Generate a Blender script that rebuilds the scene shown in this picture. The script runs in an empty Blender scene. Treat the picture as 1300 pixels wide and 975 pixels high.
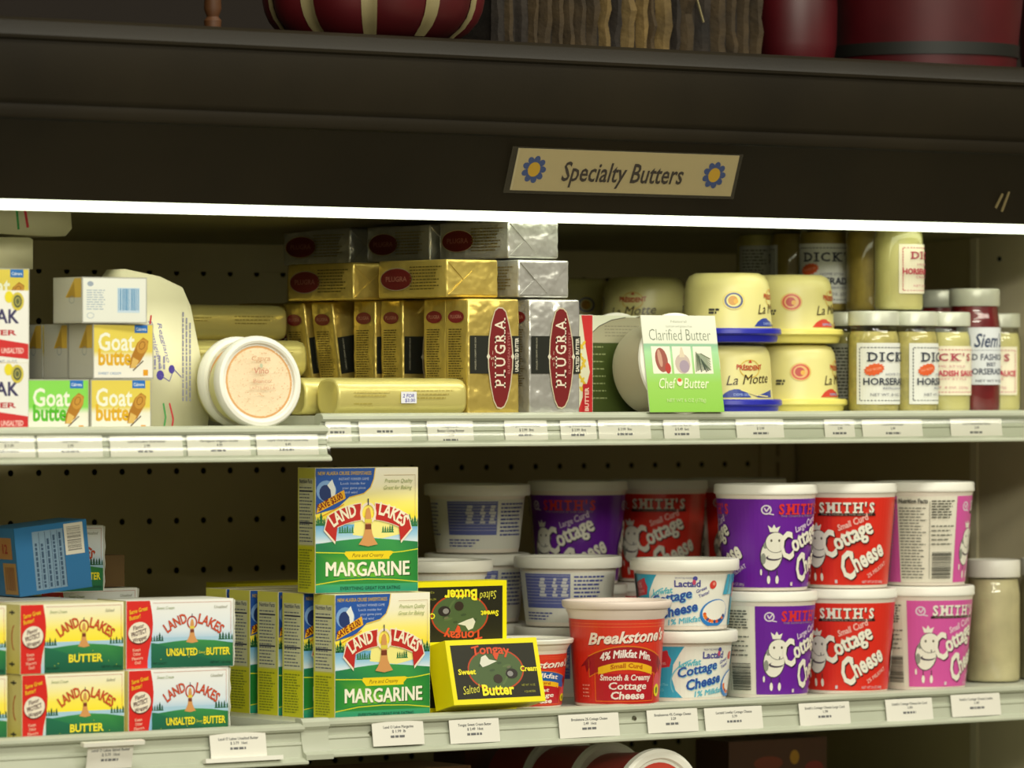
import bpy, bmesh, math, random
from mathutils import Matrix, Vector
random.seed(7)
SC = bpy.context.scene
COL = SC.collection
R = math.radians

# ------------------------------------------------------------------ camera
F_PX = 6500.0                       # focal length in pixels of the 1300 px wide frame
TH = math.atan(F_PX / 8527.0)       # the case runs away to the right
Z0 = F_PX / 1200.0                  # distance to the shelf front
EYE = 1.50                          # eye height above the shop floor
CX, CY = -Z0 * math.sin(TH), -Z0 * math.cos(TH)
cam_d = bpy.data.cameras.new('camera')
cam = bpy.data.objects.new('camera', cam_d)
COL.objects.link(cam)
cam.location = (CX, CY, EYE)
cam.rotation_euler = (R(90), 0, -TH)
cam_d.sensor_width = 36.0
cam_d.lens = F_PX / 1300.0 * 36.0
cam_d.shift_y = -3.5 / 1300.0
cam_d.clip_start = 0.1
cam_d.clip_end = 60
cam_d.dof.use_dof = True
cam_d.dof.focus_distance = Z0
cam_d.dof.aperture_fstop = 6.3
SC.camera = cam

# ------------------------------------------------------------------ world, lamps, exposure
w = bpy.data.worlds.new('world'); SC.world = w
w.use_nodes = True
bg = w.node_tree.nodes['Background']
bg.inputs[0].default_value = (1.0, 0.80, 0.52, 1)
bg.inputs[1].default_value = 0.15

def area(name, loc, rot, sx, sy, power, color):
    l = bpy.data.lights.new(name, 'AREA'); l.shape = 'RECTANGLE'
    l.size, l.size_y, l.energy, l.color = sx, sy, power, color
    o = bpy.data.objects.new(name, l); COL.objects.link(o)
    o.location, o.rotation_euler = loc, rot
    return o
# shop ceiling fluorescents over the aisle in front of the case, then an added fill lamp
area('ceiling_or_fill_lamp', (0.2, -0.95, 2.95), (R(28), 0, 0), 4.2, 0.30, 40, (1.0, 0.98, 0.84))
area('ceiling_or_fill_lamp', (0.2, -3.1, 2.95), (R(48), 0, 0), 5.0, 0.30, 54, (1.0, 0.96, 0.80))
area('ceiling_or_fill_lamp', (-2.6, -5.0, 2.95), (R(60), 0, R(-22)), 4.0, 0.30, 110, (1.0, 0.97, 0.82))  # added fill to brighten the back liner and right end panel
SC.view_settings.view_transform = 'Standard'
SC.view_settings.look = 'None'
SC.view_settings.gamma = 1
SC.view_settings.use_curve_mapping = False
SC.view_settings.exposure = 0.0

TUBE = 2.5
# ------------------------------------------------------------------ where things stand
def ray(px, Y):
    u = (px - 650.0) / F_PX
    dx, dy = math.sin(TH) + u * math.cos(TH), math.cos(TH) - u * math.sin(TH)
    t = (Y - CY) / dy
    return CX + t * dx, t
def X(px, Y): return ray(px, Y)[0]
def Z(py, px, Y): return EYE + ray(px, Y)[1] * (484.0 - py) / F_PX

# ------------------------------------------------------------------ materials
def lin(h):
    if isinstance(h, str):
        h = h.lstrip('#'); c = [int(h[i:i+2], 16) / 255 for i in (0, 2, 4)]
        return tuple(((x + .055) / 1.055) ** 2.4 if x > .04045 else x / 12.92 for x in c) + (1,)
    return h
MATS = {}
def mat(name, color, rough=.5, metal=0, bump=0, bscale=60, mottle=0, mscale=8, spec=.5, coat=0, detail=3):
    if name in MATS: return MATS[name]
    m = bpy.data.materials.new(name); m.use_nodes = True
    nt = m.node_tree; b = nt.nodes['Principled BSDF']
    b.inputs['Base Color'].default_value = lin(color)
    b.inputs['Roughness'].default_value = rough
    b.inputs['Metallic'].default_value = metal
    b.inputs['Specular IOR Level'].default_value = spec
    b.inputs['Coat Weight'].default_value = coat
    b.inputs['Coat Roughness'].default_value = .12
    tc = nt.nodes.new('ShaderNodeTexCoord')
    if bump:
        n = nt.nodes.new('ShaderNodeTexNoise'); n.inputs['Scale'].default_value = bscale; n.inputs['Detail'].default_value = detail
        bp = nt.nodes.new('ShaderNodeBump'); bp.inputs['Strength'].default_value = bump; bp.inputs['Distance'].default_value = .004
        nt.links.new(tc.outputs['Object'], n.inputs['Vector'])
        nt.links.new(n.outputs['Fac'], bp.inputs['Height']); nt.links.new(bp.outputs['Normal'], b.inputs['Normal'])
    if mottle:
        n = nt.nodes.new('ShaderNodeTexNoise'); n.inputs['Scale'].default_value = mscale; n.inputs['Detail'].default_value = 4
        r = nt.nodes.new('ShaderNodeValToRGB')
        c = lin(color)
        r.color_ramp.elements[0].position = .3; r.color_ramp.elements[1].position = .7
        r.color_ramp.elements[0].color = tuple(x * (1 - mottle) for x in c[:3]) + (1,)
        r.color_ramp.elements[1].color = tuple(min(1, x * (1 + mottle)) for x in c[:3]) + (1,)
        nt.links.new(tc.outputs['Object'], n.inputs['Vector'])
        nt.links.new(n.outputs['Fac'], r.inputs['Fac']); nt.links.new(r.outputs['Color'], b.inputs['Base Color'])
    MATS[name] = m
    return m
def print_mat(name, rough, metal=0, bump=0, bscale=40):
    m = mat(name, '#ffffff', rough, metal, bump, bscale)
    nt = m.node_tree
    a = nt.nodes.new('ShaderNodeAttribute'); a.attribute_name = 'Col'
    nt.links.new(a.outputs['Color'], nt.nodes['Principled BSDF'].inputs['Base Color'])
    return m
def clear_mat(name, tint, refl=1.0, rough=.05, fac=.06):
    m = bpy.data.materials.new(name); m.use_nodes = True; nt = m.node_tree
    for n in list(nt.nodes): nt.nodes.remove(n)
    o = nt.nodes.new('ShaderNodeOutputMaterial'); t = nt.nodes.new('ShaderNodeBsdfTransparent'); g = nt.nodes.new('ShaderNodeBsdfGlossy')
    mx = nt.nodes.new('ShaderNodeMixShader'); lw = nt.nodes.new('ShaderNodeLayerWeight'); lw.inputs[0].default_value = .25
    ma = nt.nodes.new('ShaderNodeMath'); ma.operation = 'MULTIPLY_ADD'; ma.inputs[1].default_value = .5; ma.inputs[2].default_value = fac
    t.inputs[0].default_value = tint; g.inputs['Roughness'].default_value = rough
    nt.links.new(lw.outputs['Fresnel'], ma.inputs[0]); nt.links.new(ma.outputs[0], mx.inputs[0])
    nt.links.new(t.outputs[0], mx.inputs[1]); nt.links.new(g.outputs[0], mx.inputs[2]); nt.links.new(mx.outputs[0], o.inputs[0])
    return m
M_PRINT = print_mat('printed_card', .42)
M_PRINTG = print_mat('printed_plastic', .30)
M_PAPER = print_mat('printed_paper', .75)
M_GLASS = clear_mat('jar_glass', (.96, .97, .93, 1), fac=.05)
M_CLEAR = clear_mat('clear_plastic_strip', (.95, .96, .93, 1), rough=.16, fac=.10)

# ------------------------------------------------------------------ object helpers
def fin(bm, name, m, smooth=False, bevel=0, segs=2):
    if bevel:
        es = [e for e in bm.edges if e.is_manifold and len(e.link_faces) == 2 and e.calc_face_angle(0) > .6]
        bmesh.ops.bevel(bm, geom=es, offset=bevel, segments=segs, affect='EDGES', profile=.6)
    bmesh.ops.recalc_face_normals(bm, faces=bm.faces[:])
    me = bpy.data.meshes.new(name); bm.to_mesh(me); bm.free()
    if m: me.materials.append(m)
    if smooth:
        me.polygons.foreach_set('use_smooth', [True] * len(me.polygons))
        if smooth != 'all': me.set_sharp_from_angle(angle=R(38))
    return me
def box(bm, x0, x1, y0, y1, z0, z1, M=None):
    v = [bm.verts.new((x, y, z)) for z in (z0, z1) for y in (y0, y1) for x in (x0, x1)]
    for f in ((0, 2, 3, 1), (4, 5, 7, 6), (0, 1, 5, 4), (2, 6, 7, 3), (0, 4, 6, 2), (1, 3, 7, 5)):
        bm.faces.new([v[i] for i in f])
    if M: bmesh.ops.transform(bm, matrix=M, verts=v)
    return v
def box_mesh(name, m, x0, x1, y0, y1, z0, z1, bevel=0):
    bm = bmesh.new(); box(bm, x0, x1, y0, y1, z0, z1); return fin(bm, name, m, bool(bevel), bevel)
def lathe(bm, prof, n=48, a0=0, a1=2 * math.pi, sq=0):
    full = abs(a1 - a0 - 2 * math.pi) < 1e-6
    rings = []
    for r, z in prof:
        if r < 1e-6: rings.append([bm.verts.new((0, 0, z))]); continue
        ring = []
        for i in range(n if full else n + 1):
            a = a0 + (a1 - a0) * i / n
            k = 1 / (abs(math.cos(a)) ** (2 + sq) + abs(math.sin(a)) ** (2 + sq)) ** (1 / (2 + sq)) if sq else 1
            ring.append(bm.verts.new((r * k * math.cos(a), r * k * math.sin(a), z)))
        rings.append(ring)
    for A, B in zip(rings, rings[1:]):
        m_ = max(len(A), len(B))
        for i in range(m_ if full else m_ - 1):
            j = (i + 1) % m_
            if len(A) == 1 and len(B) == 1: continue
            if len(A) == 1: bm.faces.new((A[0], B[i], B[j]))
            elif len(B) == 1: bm.faces.new((A[i], A[j], B[0]))
            else: bm.faces.new((A[i], A[j], B[j], B[i]))
def lathe_mesh(name, m, prof, n=48, smooth=True, M=None, sq=0):
    bm = bmesh.new(); lathe(bm, [(r / 1000, z / 1000) for r, z in prof], n, sq=sq)
    if M: bmesh.ops.transform(bm, matrix=M, verts=bm.verts[:])
    return fin(bm, name, m, smooth)
def prism_x(bm, prof, x0, x1):        # closed (y,z) outline swept along X
    a = [bm.verts.new((x0, y, z)) for y, z in prof]; b = [bm.verts.new((x1, y, z)) for y, z in prof]
    n = len(prof)
    for i in range(n): bm.faces.new((a[i], a[(i+1) % n], b[(i+1) % n], b[i]))
    bm.faces.new(a); bm.faces.new(b[::-1])
def ribbon_x(bm, prof, x0, x1):
    a = [bm.verts.new((x0, y, z)) for y, z in prof]; b = [bm.verts.new((x1, y, z)) for y, z in prof]
    for i in range(len(prof) - 1): bm.faces.new((a[i], a[i+1], b[i+1], b[i]))
def link(name, me, parent=None, loc=None, rot=None):
    o = bpy.data.objects.new(name, me); COL.objects.link(o)
    if parent: o.parent = parent
    if loc: o.location = loc
    if rot: o.rotation_euler = rot
    return o
def tag(o, label, cat, group=None, kind=None):
    o['label'] = label
    if cat: o['category'] = cat
    if group: o['group'] = group
    if kind: o['kind'] = kind
    return o
def struct(name, me, loc=None, label=None):
    o = link(name, me, None, loc); o['kind'] = 'structure'
    if label: o['label'] = label
    return o
KINDS = {}
class Kind: pass
def kind(key, name, cat, parts, dims=(0, 0, 0)):   # parts: (name, mesh, index of parent part or None)
    k = Kind(); k.name, k.cat, k.parts, k.dims = name, cat, parts, dims; KINDS[key] = k
def put(key, label, loc, rz=0, rx=0, ry=0, group=None, pre=None):
    """one thing (an Empty at its base) with its own copies of every part"""
    k = KINDS[key]
    t = bpy.data.objects.new(k.name, None); COL.objects.link(t); t.empty_display_size = .02
    t.location = loc; t.rotation_euler = (R(rx), R(ry), R(rz))
    tag(t, label, k.cat, group)
    obs = []
    for nm, me, par in k.parts:
        o = link(nm, me, obs[par] if par is not None else t); obs.append(o)
    return t
def put_box(key, label, px, Y, z, rz=0, rx=0, ry=0, group=None):
    """px = pixel column of the front left upright edge, Y its depth"""
    W, D, H = KINDS[key].dims
    x = X(px, Y); c, s = math.cos(R(rz)), math.sin(R(rz))
    return put(key, label, (x + (W/2*c - D/2*s), Y + (W/2*s + D/2*c), z), rz, rx, ry, group)
def put_round(key, label, px, Yc, z, rz=0, rx=0, ry=0, group=None):
    return put(key, label, (X(px, Yc), Yc, z), rz, rx, ry, group)

# ------------------------------------------------------------------ flat print, in millimetres
_T = {}
def text_mesh(s, bold=0, shear=0, res=2):
    k = (s, bold, shear)
    if k in _T: return _T[k]
    c = bpy.data.curves.new('t', 'FONT'); c.body = s; c.size = 1; c.offset = bold; c.shear = shear; c.resolution_u = res
    o = bpy.data.objects.new('t', c); me = o.to_mesh()
    vs = [(v.co.x, v.co.y) for v in me.vertices]; fs = [tuple(p.vertices) for p in me.polygons]
    o.to_mesh_clear(); bpy.data.objects.remove(o); bpy.data.curves.remove(c)
    if not vs: vs = [(0, 0)]
    r = (vs, fs, min(v[0] for v in vs), max(v[0] for v in vs)); _T[k] = r
    return r
CAP = max(v[1] for v in text_mesh('H')[0])
SERIF = {'I': ((.5, 0), (.5, 1)), 'D': ((.14, 0), (.14, 1)), 'K': ((.14, 0), (.14, 1), (.86, 0), (.86, 1)), 'P': ((.14, 0), (.14, 1)),
         'L': ((.16, 0), (.16, 1)), 'U': ((.12, 1), (.88, 1)), 'R': ((.14, 0), (.14, 1), (.9, 0)), 'A': ((.06, 0), (.94, 0)),
         'M': ((.1, 0), (.9, 0), (.1, 1), (.9, 1)), 'T': ((.5, 0),), 'H': ((.12, 0), (.12, 1), (.88, 0), (.88, 1)), 'N': ((.12, 0), (.12, 1), (.88, 1)),
         'E': ((.14, 0), (.14, 1)), 'B': ((.12, 0), (.12, 1)), 'f': ((.4, 0),), 'i': ((.5, 0),), 'l': ((.5, 0),), 'h': ((.15, 0), (.85, 0)), 'm': ((.1, 0), (.5, 0), (.9, 0)), 'r': ((.2, 0),), 'n': ((.15, 0), (.85, 0))}
class Art:
    def __init__(s, w, h): s.w, s.h, s.v, s.f, s.c, s.l, s.L = w, h, [], [], [], [], 0
    def up(s, n=1): s.L += n; return s
    hold = False
    def add(s, vs, fs, col, L=None):
        if not s.hold: s.L += 1
        b = len(s.v); s.v += list(vs); n = len(vs)
        s.c += col if isinstance(col, list) else [lin(col)] * n
        s.l += [s.L if L is None else L] * n
        s.f += [tuple(i + b for i in f) for f in fs]
    def poly(s, pts, col): s.add(pts, [tuple(range(len(pts)))], col)
    def rect(s, x0, y0, x1, y1, col): s.poly([(x0, y0), (x1, y0), (x1, y1), (x0, y1)], col)
    def grad(s, x0, y0, x1, y1, stops):     # a printed blend, stops (y fraction, colour)
        for (a, ca), (b, cb) in zip(stops, stops[1:]):
            ya, yb = y0 + (y1-y0)*a, y0 + (y1-y0)*b
            s.add([(x0, ya), (x1, ya), (x1, yb), (x0, yb)], [(0, 1, 2, 3)], [lin(ca)]*2 + [lin(cb)]*2)
    def ell(s, cx, cy, rx, ry, col, n=24, rot=0, a0=0, a1=360):
        c, sn = math.cos(R(rot)), math.sin(R(rot)); full = a1 - a0 >= 360
        m = n if full else n + 1
        p = [(rx*math.cos(R(a0+(a1-a0)*i/n)), ry*math.sin(R(a0+(a1-a0)*i/n))) for i in range(m)]
        s.poly([(cx + x*c - y*sn, cy + x*sn + y*c) for x, y in p], col)
    def ring(s, cx, cy, rx, ry, t, col, n=28, a0=0, a1=360, rot=0):
        c, sn = math.cos(R(rot)), math.sin(R(rot))
        o, i_ = [], []
        for i in range(n+1):
            a = R(a0+(a1-a0)*i/n)
            for L, k in ((o, 0), (i_, t)):
                x, y = (rx-k)*math.cos(a), (ry-k)*math.sin(a); L.append((cx + x*c - y*sn, cy + x*sn + y*c))
        s.add(o + i_, [(i, i+1, n+2+i, n+1+i) for i in range(n)], col)
    def line(s, pts, t, col):
        s.L += 1; h0, s.hold = s.hold, True
        for (xa, ya), (xb, yb) in zip(pts, pts[1:]):
            d = math.hypot(xb-xa, yb-ya) or 1; nx, ny = -(yb-ya)/d*t/2, (xb-xa)/d*t/2
            s.poly([(xa+nx, ya+ny), (xb+nx, yb+ny), (xb-nx, yb-ny), (xa-nx, ya-ny)], col)
        s.hold = h0
    def text(s, t, x, y, h, col, w=None, al='l', bold=0, shear=0, rot=0, serif=False, warp=None, gap=.14, sp=None):
        """cap height h, fitted to width w when given; rot turns it about (x, y)"""
        if not t.strip(): return
        bold = min(bold, .032)
        if bold > .006 and not serif and any(q in t for q in 'MWg'):     # the fat M fills badly: thicken by shifted copies
            b_ = bold * h / CAP * .8; kw = dict(w=w, al=al, bold=0, shear=shear, rot=rot, warp=warp, sp=sp)
            for dx, dy in ((-b_, -b_*.6), (b_, -b_*.6), (-b_, b_*.6), (b_, b_*.6)): s.text(t, x+dx, y+dy, h, col, **kw)
            return
        if serif:
            V, Fc, cur = [], [], 0
            for ch in t:
                if ch == ' ': cur += .35; continue
                vs, fs, a, b_ = text_mesh(ch, min(bold, .008) if ch == 'M' else bold, 0); base = len(V)
                ww = b_ - a
                V += [(vx - a + cur, vy) for vx, vy in vs]; Fc += [tuple(i+base for i in f) for f in fs]
                for fx, top in SERIF.get(ch, ()):
                    hh = CAP if (ch.isupper() or ch in 'lh') else .52
                    cx_, y0, y1 = cur + fx*ww, (hh-.07 if top else -bold), (hh+bold if top else .07)
                    sw = .19 if ch != 'I' else .2; bb = len(V)
                    V += [(cx_-sw, y0), (cx_+sw, y0), (cx_+sw, y1), (cx_-sw, y1)]; Fc.append((bb, bb+1, bb+2, bb+3))
                cur += ww + gap + .1
            vs, fs, a, b_ = V, Fc, min(v[0] for v in V), max(v[0] for v in V)
            if shear: vs = [(vx + shear*vy, vy) for vx, vy in vs]
        else: vs, fs, a, b_ = text_mesh(t, bold, shear)
        sy = h / CAP; sx = w / (b_ - a) if w else sy * (sp or 1); W = (b_ - a) * sx
        off = {'l': 0, 'c': -W/2, 'r': -W}[al]; c, sn = math.cos(R(rot)), math.sin(R(rot)); out = []
        for vx, vy in vs:
            px_, py_ = (vx - a)*sx + off, vy*sy
            if warp: px_, py_ = warp(px_, py_)
            out.append((x + px_*c - py_*sn, y + px_*sn + py_*c))
        s.add(out, fs, col)
    def micro(s, x0, y0, x1, y1, rows, col, fill=.9, th=.45, vert=False):
        s.L += 1; s.hold = True
        for r_ in range(rows):
            a = (r_ + .5) / rows
            lo, hi = (y0, y1) if vert else (x0, x1)
            q = (x0 + (x1-x0)*a) if vert else (y1 - (y1-y0)*a); t = abs((x1-x0) if vert else (y1-y0)) / rows * th / 2
            p = lo; end = lo + (hi-lo) * (fill if r_ % 4 else 1) * random.uniform(.8, 1)
            while p < end:
                l_ = random.uniform(2.2, 7) ; e = min(end, p + l_)
                if vert: s.rect(q-t, p, q+t, e, col)
                else: s.rect(p, q-t, e, q+t, col)
                p = e + 1.1
        s.hold = False
    def bars(s, x0, y0, x1, y1, col, horiz=False):
        s.L += 1; s.hold = True
        p = 0; n = 0; L = (y1-y0) if horiz else (x1-x0)
        while p < L - .6:
            t = random.choice((.5, .8, 1.3)); 
            if horiz: s.rect(x0, y0+p, x1, y0+min(L, p+t), col)
            else: s.rect(x0+p, y0, x0+min(L, p+t), y1, col)
            p += t + random.choice((.5, .8, 1.2))
        s.hold = False
    def put(s, o, x, y, k=1, rot=0):      # a drawing inside a drawing
        c, sn = math.cos(R(rot))*k, math.sin(R(rot))*k; b = len(s.v)
        s.v += [(x + a*c - d*sn, y + a*sn + d*c) for a, d in o.v]; s.c += o.c; s.l += [l + s.L for l in o.l]; s.f += [tuple(i+b for i in f) for f in o.f]; s.L += o.L
    def clip(s, x0, x1, y0=None, y1=None): s.cl = (x0, x1, y0, y1); return s
    def mesh(s, name, m, fn, step=None, clip=None):
        bm = bmesh.new(); cl = bm.verts.layers.float_color.new('Col'); ll = bm.verts.layers.float.new('lay')
        vs = []
        for (x, y), c, l in zip(s.v, s.c, s.l):
            v = bm.verts.new((x, y, 0)); v[cl] = c; v[ll] = l; vs.append(v)
        for f in s.f:
            try:
                fc = bm.faces.new([vs[i] for i in f])
                fc.normal_update()
                if fc.normal.z < 0: fc.normal_flip()
            except ValueError: pass
        def geo(): return bm.verts[:] + bm.edges[:] + bm.faces[:]
        for d, sg in ((0, 1), (1, -1), (2, 1), (3, -1)):      # trim to the panel
            ax = (1, 0, 0) if d < 2 else (0, 1, 0)
            q = (0 if d == 0 else s.w) if d < 2 else (0 if d == 2 else s.h)
            if clip: q = clip[d]
            bmesh.ops.bisect_plane(bm, geom=geo(), dist=1e-6, plane_co=(q if d < 2 else 0, q if d > 1 else 0, 0), plane_no=ax, clear_inner=sg > 0, clear_outer=sg < 0)
        if step:
            xs = [v.co.x for v in bm.verts]; x = min(xs) + step
            while x < max(xs):
                bmesh.ops.bisect_plane(bm, geom=geo(), dist=1e-6, plane_co=(x, 0, 0), plane_no=(1, 0, 0)); x += step
        for v in bm.verts: v.co = Vector(fn(v.co.x, v.co.y, v[ll] * .018 + .12)) / 1000
        me = bpy.data.meshes.new(name); bm.to_mesh(me); bm.free(); me.materials.append(m)
        return me
def on_front(W, D, y_off=0): return lambda x, y, o: (x - W/2, -D/2 - o, y)          # a box standing on its base centre
def on_left(W, D): return lambda x, y, o: (-W/2 - o, D/2 - x, y)
def on_top(W, D, H): return lambda x, y, o: (x - W/2, y - D/2, H + o)
def on_cup(r0, r1, h0, h1, wid, flip=False):       # wraps the art round a tapering cup; art centre faces -Y
    def fn(x, y, o):
        t = y / (h1 - h0); r = r0 + (r1 - r0) * t + o
        a = (x - wid/2) / ((r0 + r1)/2) - math.pi/2
        return (r*math.cos(a), r*math.sin(a), h0 + y)
    return fn

# ================================================================== the print on the packages
def trees(a, x0, x1, y, h, col, n):
    a.L += 1; a.hold = True
    for i in range(n):
        x = x0 + (x1-x0)*(i+.5)/n; hh = h*random.uniform(.6, 1.1); ww = hh*.26
        for k in (0, .3, .55): a.poly([(x-ww*(1-k*.8), y+hh*k), (x+ww*(1-k*.8), y+hh*k), (x, y+hh*(k+.45))], col)
    a.hold = False
def kneeling(a, x, y, k, ring_col='#b8321c'):
    """plain stand-in for the figure in the middle: a tan hill-shaped mark under a ring"""
    a.up(); a.ring(x, y+24*k, 7.2*k, 8.2*k, 1.9*k, ring_col)
    a.up(); a.poly([(x-8.5*k, y), (x-6*k, y+3.2*k), (x-3.6*k, y+8*k), (x-2.4*k, y+15*k), (x-2.6*k, y+22*k), (x-1.6*k, y+27*k), (x, y+28.5*k), (x+1.6*k, y+27*k), (x+2.6*k, y+22*k), (x+2.4*k, y+15*k), (x+3.6*k, y+8*k), (x+6*k, y+3.2*k), (x+8.5*k, y), (x, y-1.5*k)], '#d79a5a')
    a.up(); a.rect(x-2.7*k, y+11.5*k, x+2.7*k, y+15.5*k, '#7a3a20'); a.rect(x-3.3*k, y+16.5*k, x+3.3*k, y+19.3*k, '#e0cf4a'); a.rect(x-.5*k, y+30*k, x+.5*k, y+35*k, '#2b3350')
def arcw(xc, R_, y0=0):            # bends a baseline over a circle of radius R_ centred under x = xc
    def f(x, y):
        a = (x - xc) / R_
        return (xc + (R_+y)*math.sin(a), (R_+y)*math.cos(a) - R_)
    return f
def art_butter(unsalted):
    W, H = 121, 69
    a = Art(W, H)
    if unsalted: a.grad(0, 0, W, H, [(0, '#7fb4dd'), (.38, '#9cc6e6'), (.55, '#dfeaf2'), (1, '#f4f4ee')])
    else: a.grad(0, 0, W, H, [(0, '#9fcbe0'), (.36, '#dfe7d0'), (.40, '#ffe92a'), (.6, '#ffee58'), (.85, '#f8f2c4'), (1, '#f6f2dc')])
    a.up(); a.rect(28, 25, W, 31, '#a9cfe4')
    a.up(); trees(a, 27, 42, 27.5, 9, '#1e5a3c', 5); trees(a, W-17, W, 27.5, 9, '#245f38', 5)
    a.up(); a.add([(28, 0), (W, 0), (W, 24), (100, 27), (78, 28.5), (55, 27), (36, 25), (28, 26)], [tuple(range(8))], [lin('#0d5a40')]*2 + [lin('#2a7d3f'), lin('#3a9048'), lin('#4aa24c'), lin('#3a9048'), lin('#2a8050'), lin('#1f7050')])
    a.up(); a.poly([(0, 0), (24, 0), (24, 8), (25.5, 18), (28, 28), (29.5, 38), (30, 46), (29, 56), (26.5, H), (0, H)], '#d7261e')
    for x0 in (30,): a.line([(x0, H-3), (W-3, H-3), (W-3, 33)], .35, '#c06a50')
    kneeling(a, 74, 26, .82)
    a.up(); a.text('LAND', 57, 42, 9.4, '#8e1f12', w=25, al='c', bold=.045, rot=21, warp=arcw(4, 60)); a.text('LAKES', 93.5, 40.6, 9.4, '#8e1f12', w=28, al='c', bold=.045, rot=-23, warp=arcw(-2, 60))
    a.up(); a.text('LAND', 57, 42, 9.4, '#d4502a', w=24.6, al='c', bold=.01, rot=21, warp=arcw(4, 60)); a.text('LAKES', 93.5, 40.6, 9.4, '#d4502a', w=27.4, al='c', bold=.01, rot=-23, warp=arcw(-2, 60))
    a.text('Sweet Cream', 34, 59.5, 3, '#8a9a60', w=20, shear=.3); a.text('Unsalted' if unsalted else 'Salted', W-22, 59.5, 3, '#8a8a70', w=15 if unsalted else 11, shear=.3)
    if unsalted:
        a.text('UNSALTED', 45, 12.5, 7, '#f4e22c', w=35, bold=.04); a.text('Sweet', 81, 14, 3, '#d6d23c', w=8, shear=.3); a.text('BUTTER', 90, 12.5, 7, '#f4e22c', w=27, bold=.04)
    else: a.text('BUTTER', 76, 10.5, 7.4, '#f4e636', w=40, al='c', bold=.04)
    a.text('FIRST QUALITY', 30, 4, 2.2, '#123c2c', w=15); a.text('NET WT. 1 LB (453g)', W-26, 3.6, 2.4, '#123c2c', w=23)
    for i in range(7): a.ell(34+random.random()*80, 6+random.random()*16, .6, .5, '#b9cf4a', 6)
    a.text('Same Great', 3.5, 55, 4, '#f4c52a', w=21, bold=.02, shear=.2, rot=12); a.text('Butter!', 3.5, 49, 4, '#f4c52a', w=13, bold=.02, shear=.2, rot=12)
    a.ell(14.5, 36.2, 12.6, 11.2, '#5e2015', rot=15); a.up(); a.ell(14.2, 36.8, 12.2, 10.6, '#efe6d2', rot=15); a.up()
    a.text('Flavor', 14, 40.5, 4.2, '#4a1c18', w=13, al='c', bold=.02, rot=15, shear=.2); a.text('PROTECT', 14.6, 34.4, 4.4, '#4a1c18', w=18, al='c', bold=.03, rot=15, shear=.2); a.text('Wrapper', 15.6, 28.6, 4.2, '#4a1c18', w=16, al='c', bold=.02, rot=15, shear=.2)
    for i, t in enumerate(('Keeps', 'Other', 'Flavors', 'Out!')): a.text(t, 11.5+i*.4, 18-i*4.3, 3, '#f0b8a0', w=len(t)*1.75, al='c', bold=.02, rot=6)
    return a
def art_butter_end():
    a = Art(66, 69); a.rect(0, 0, 66, 69, '#ece49c'); a.up()
    a.grad(0, 0, 66, 30, [(0, '#e6db6a'), (1, '#ece49c')]); a.up()
    for y in (60, 9): a.rect(46, y, 56, y+1.6, '#232838'); a.rect(50, y-1.4, 52.4, y+3, '#232838')
    a.ring(56, 36, 6, 13, 1.6, '#c9502f', a0=100, a1=260); a.text('LAND', 18, 30, 6, '#b8321c', bold=.03, w=20)
    return a
def nutrition(a, x0, y0, x1, y1, col='#35405a', th=.42, rows=22, bars_=()):
    a.micro(x0, y0, x1, y1, rows, col, th=th)
    for b in bars_: a.up(); a.rect(x0, b, x1, b+1.5, '#1c2246')
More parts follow.
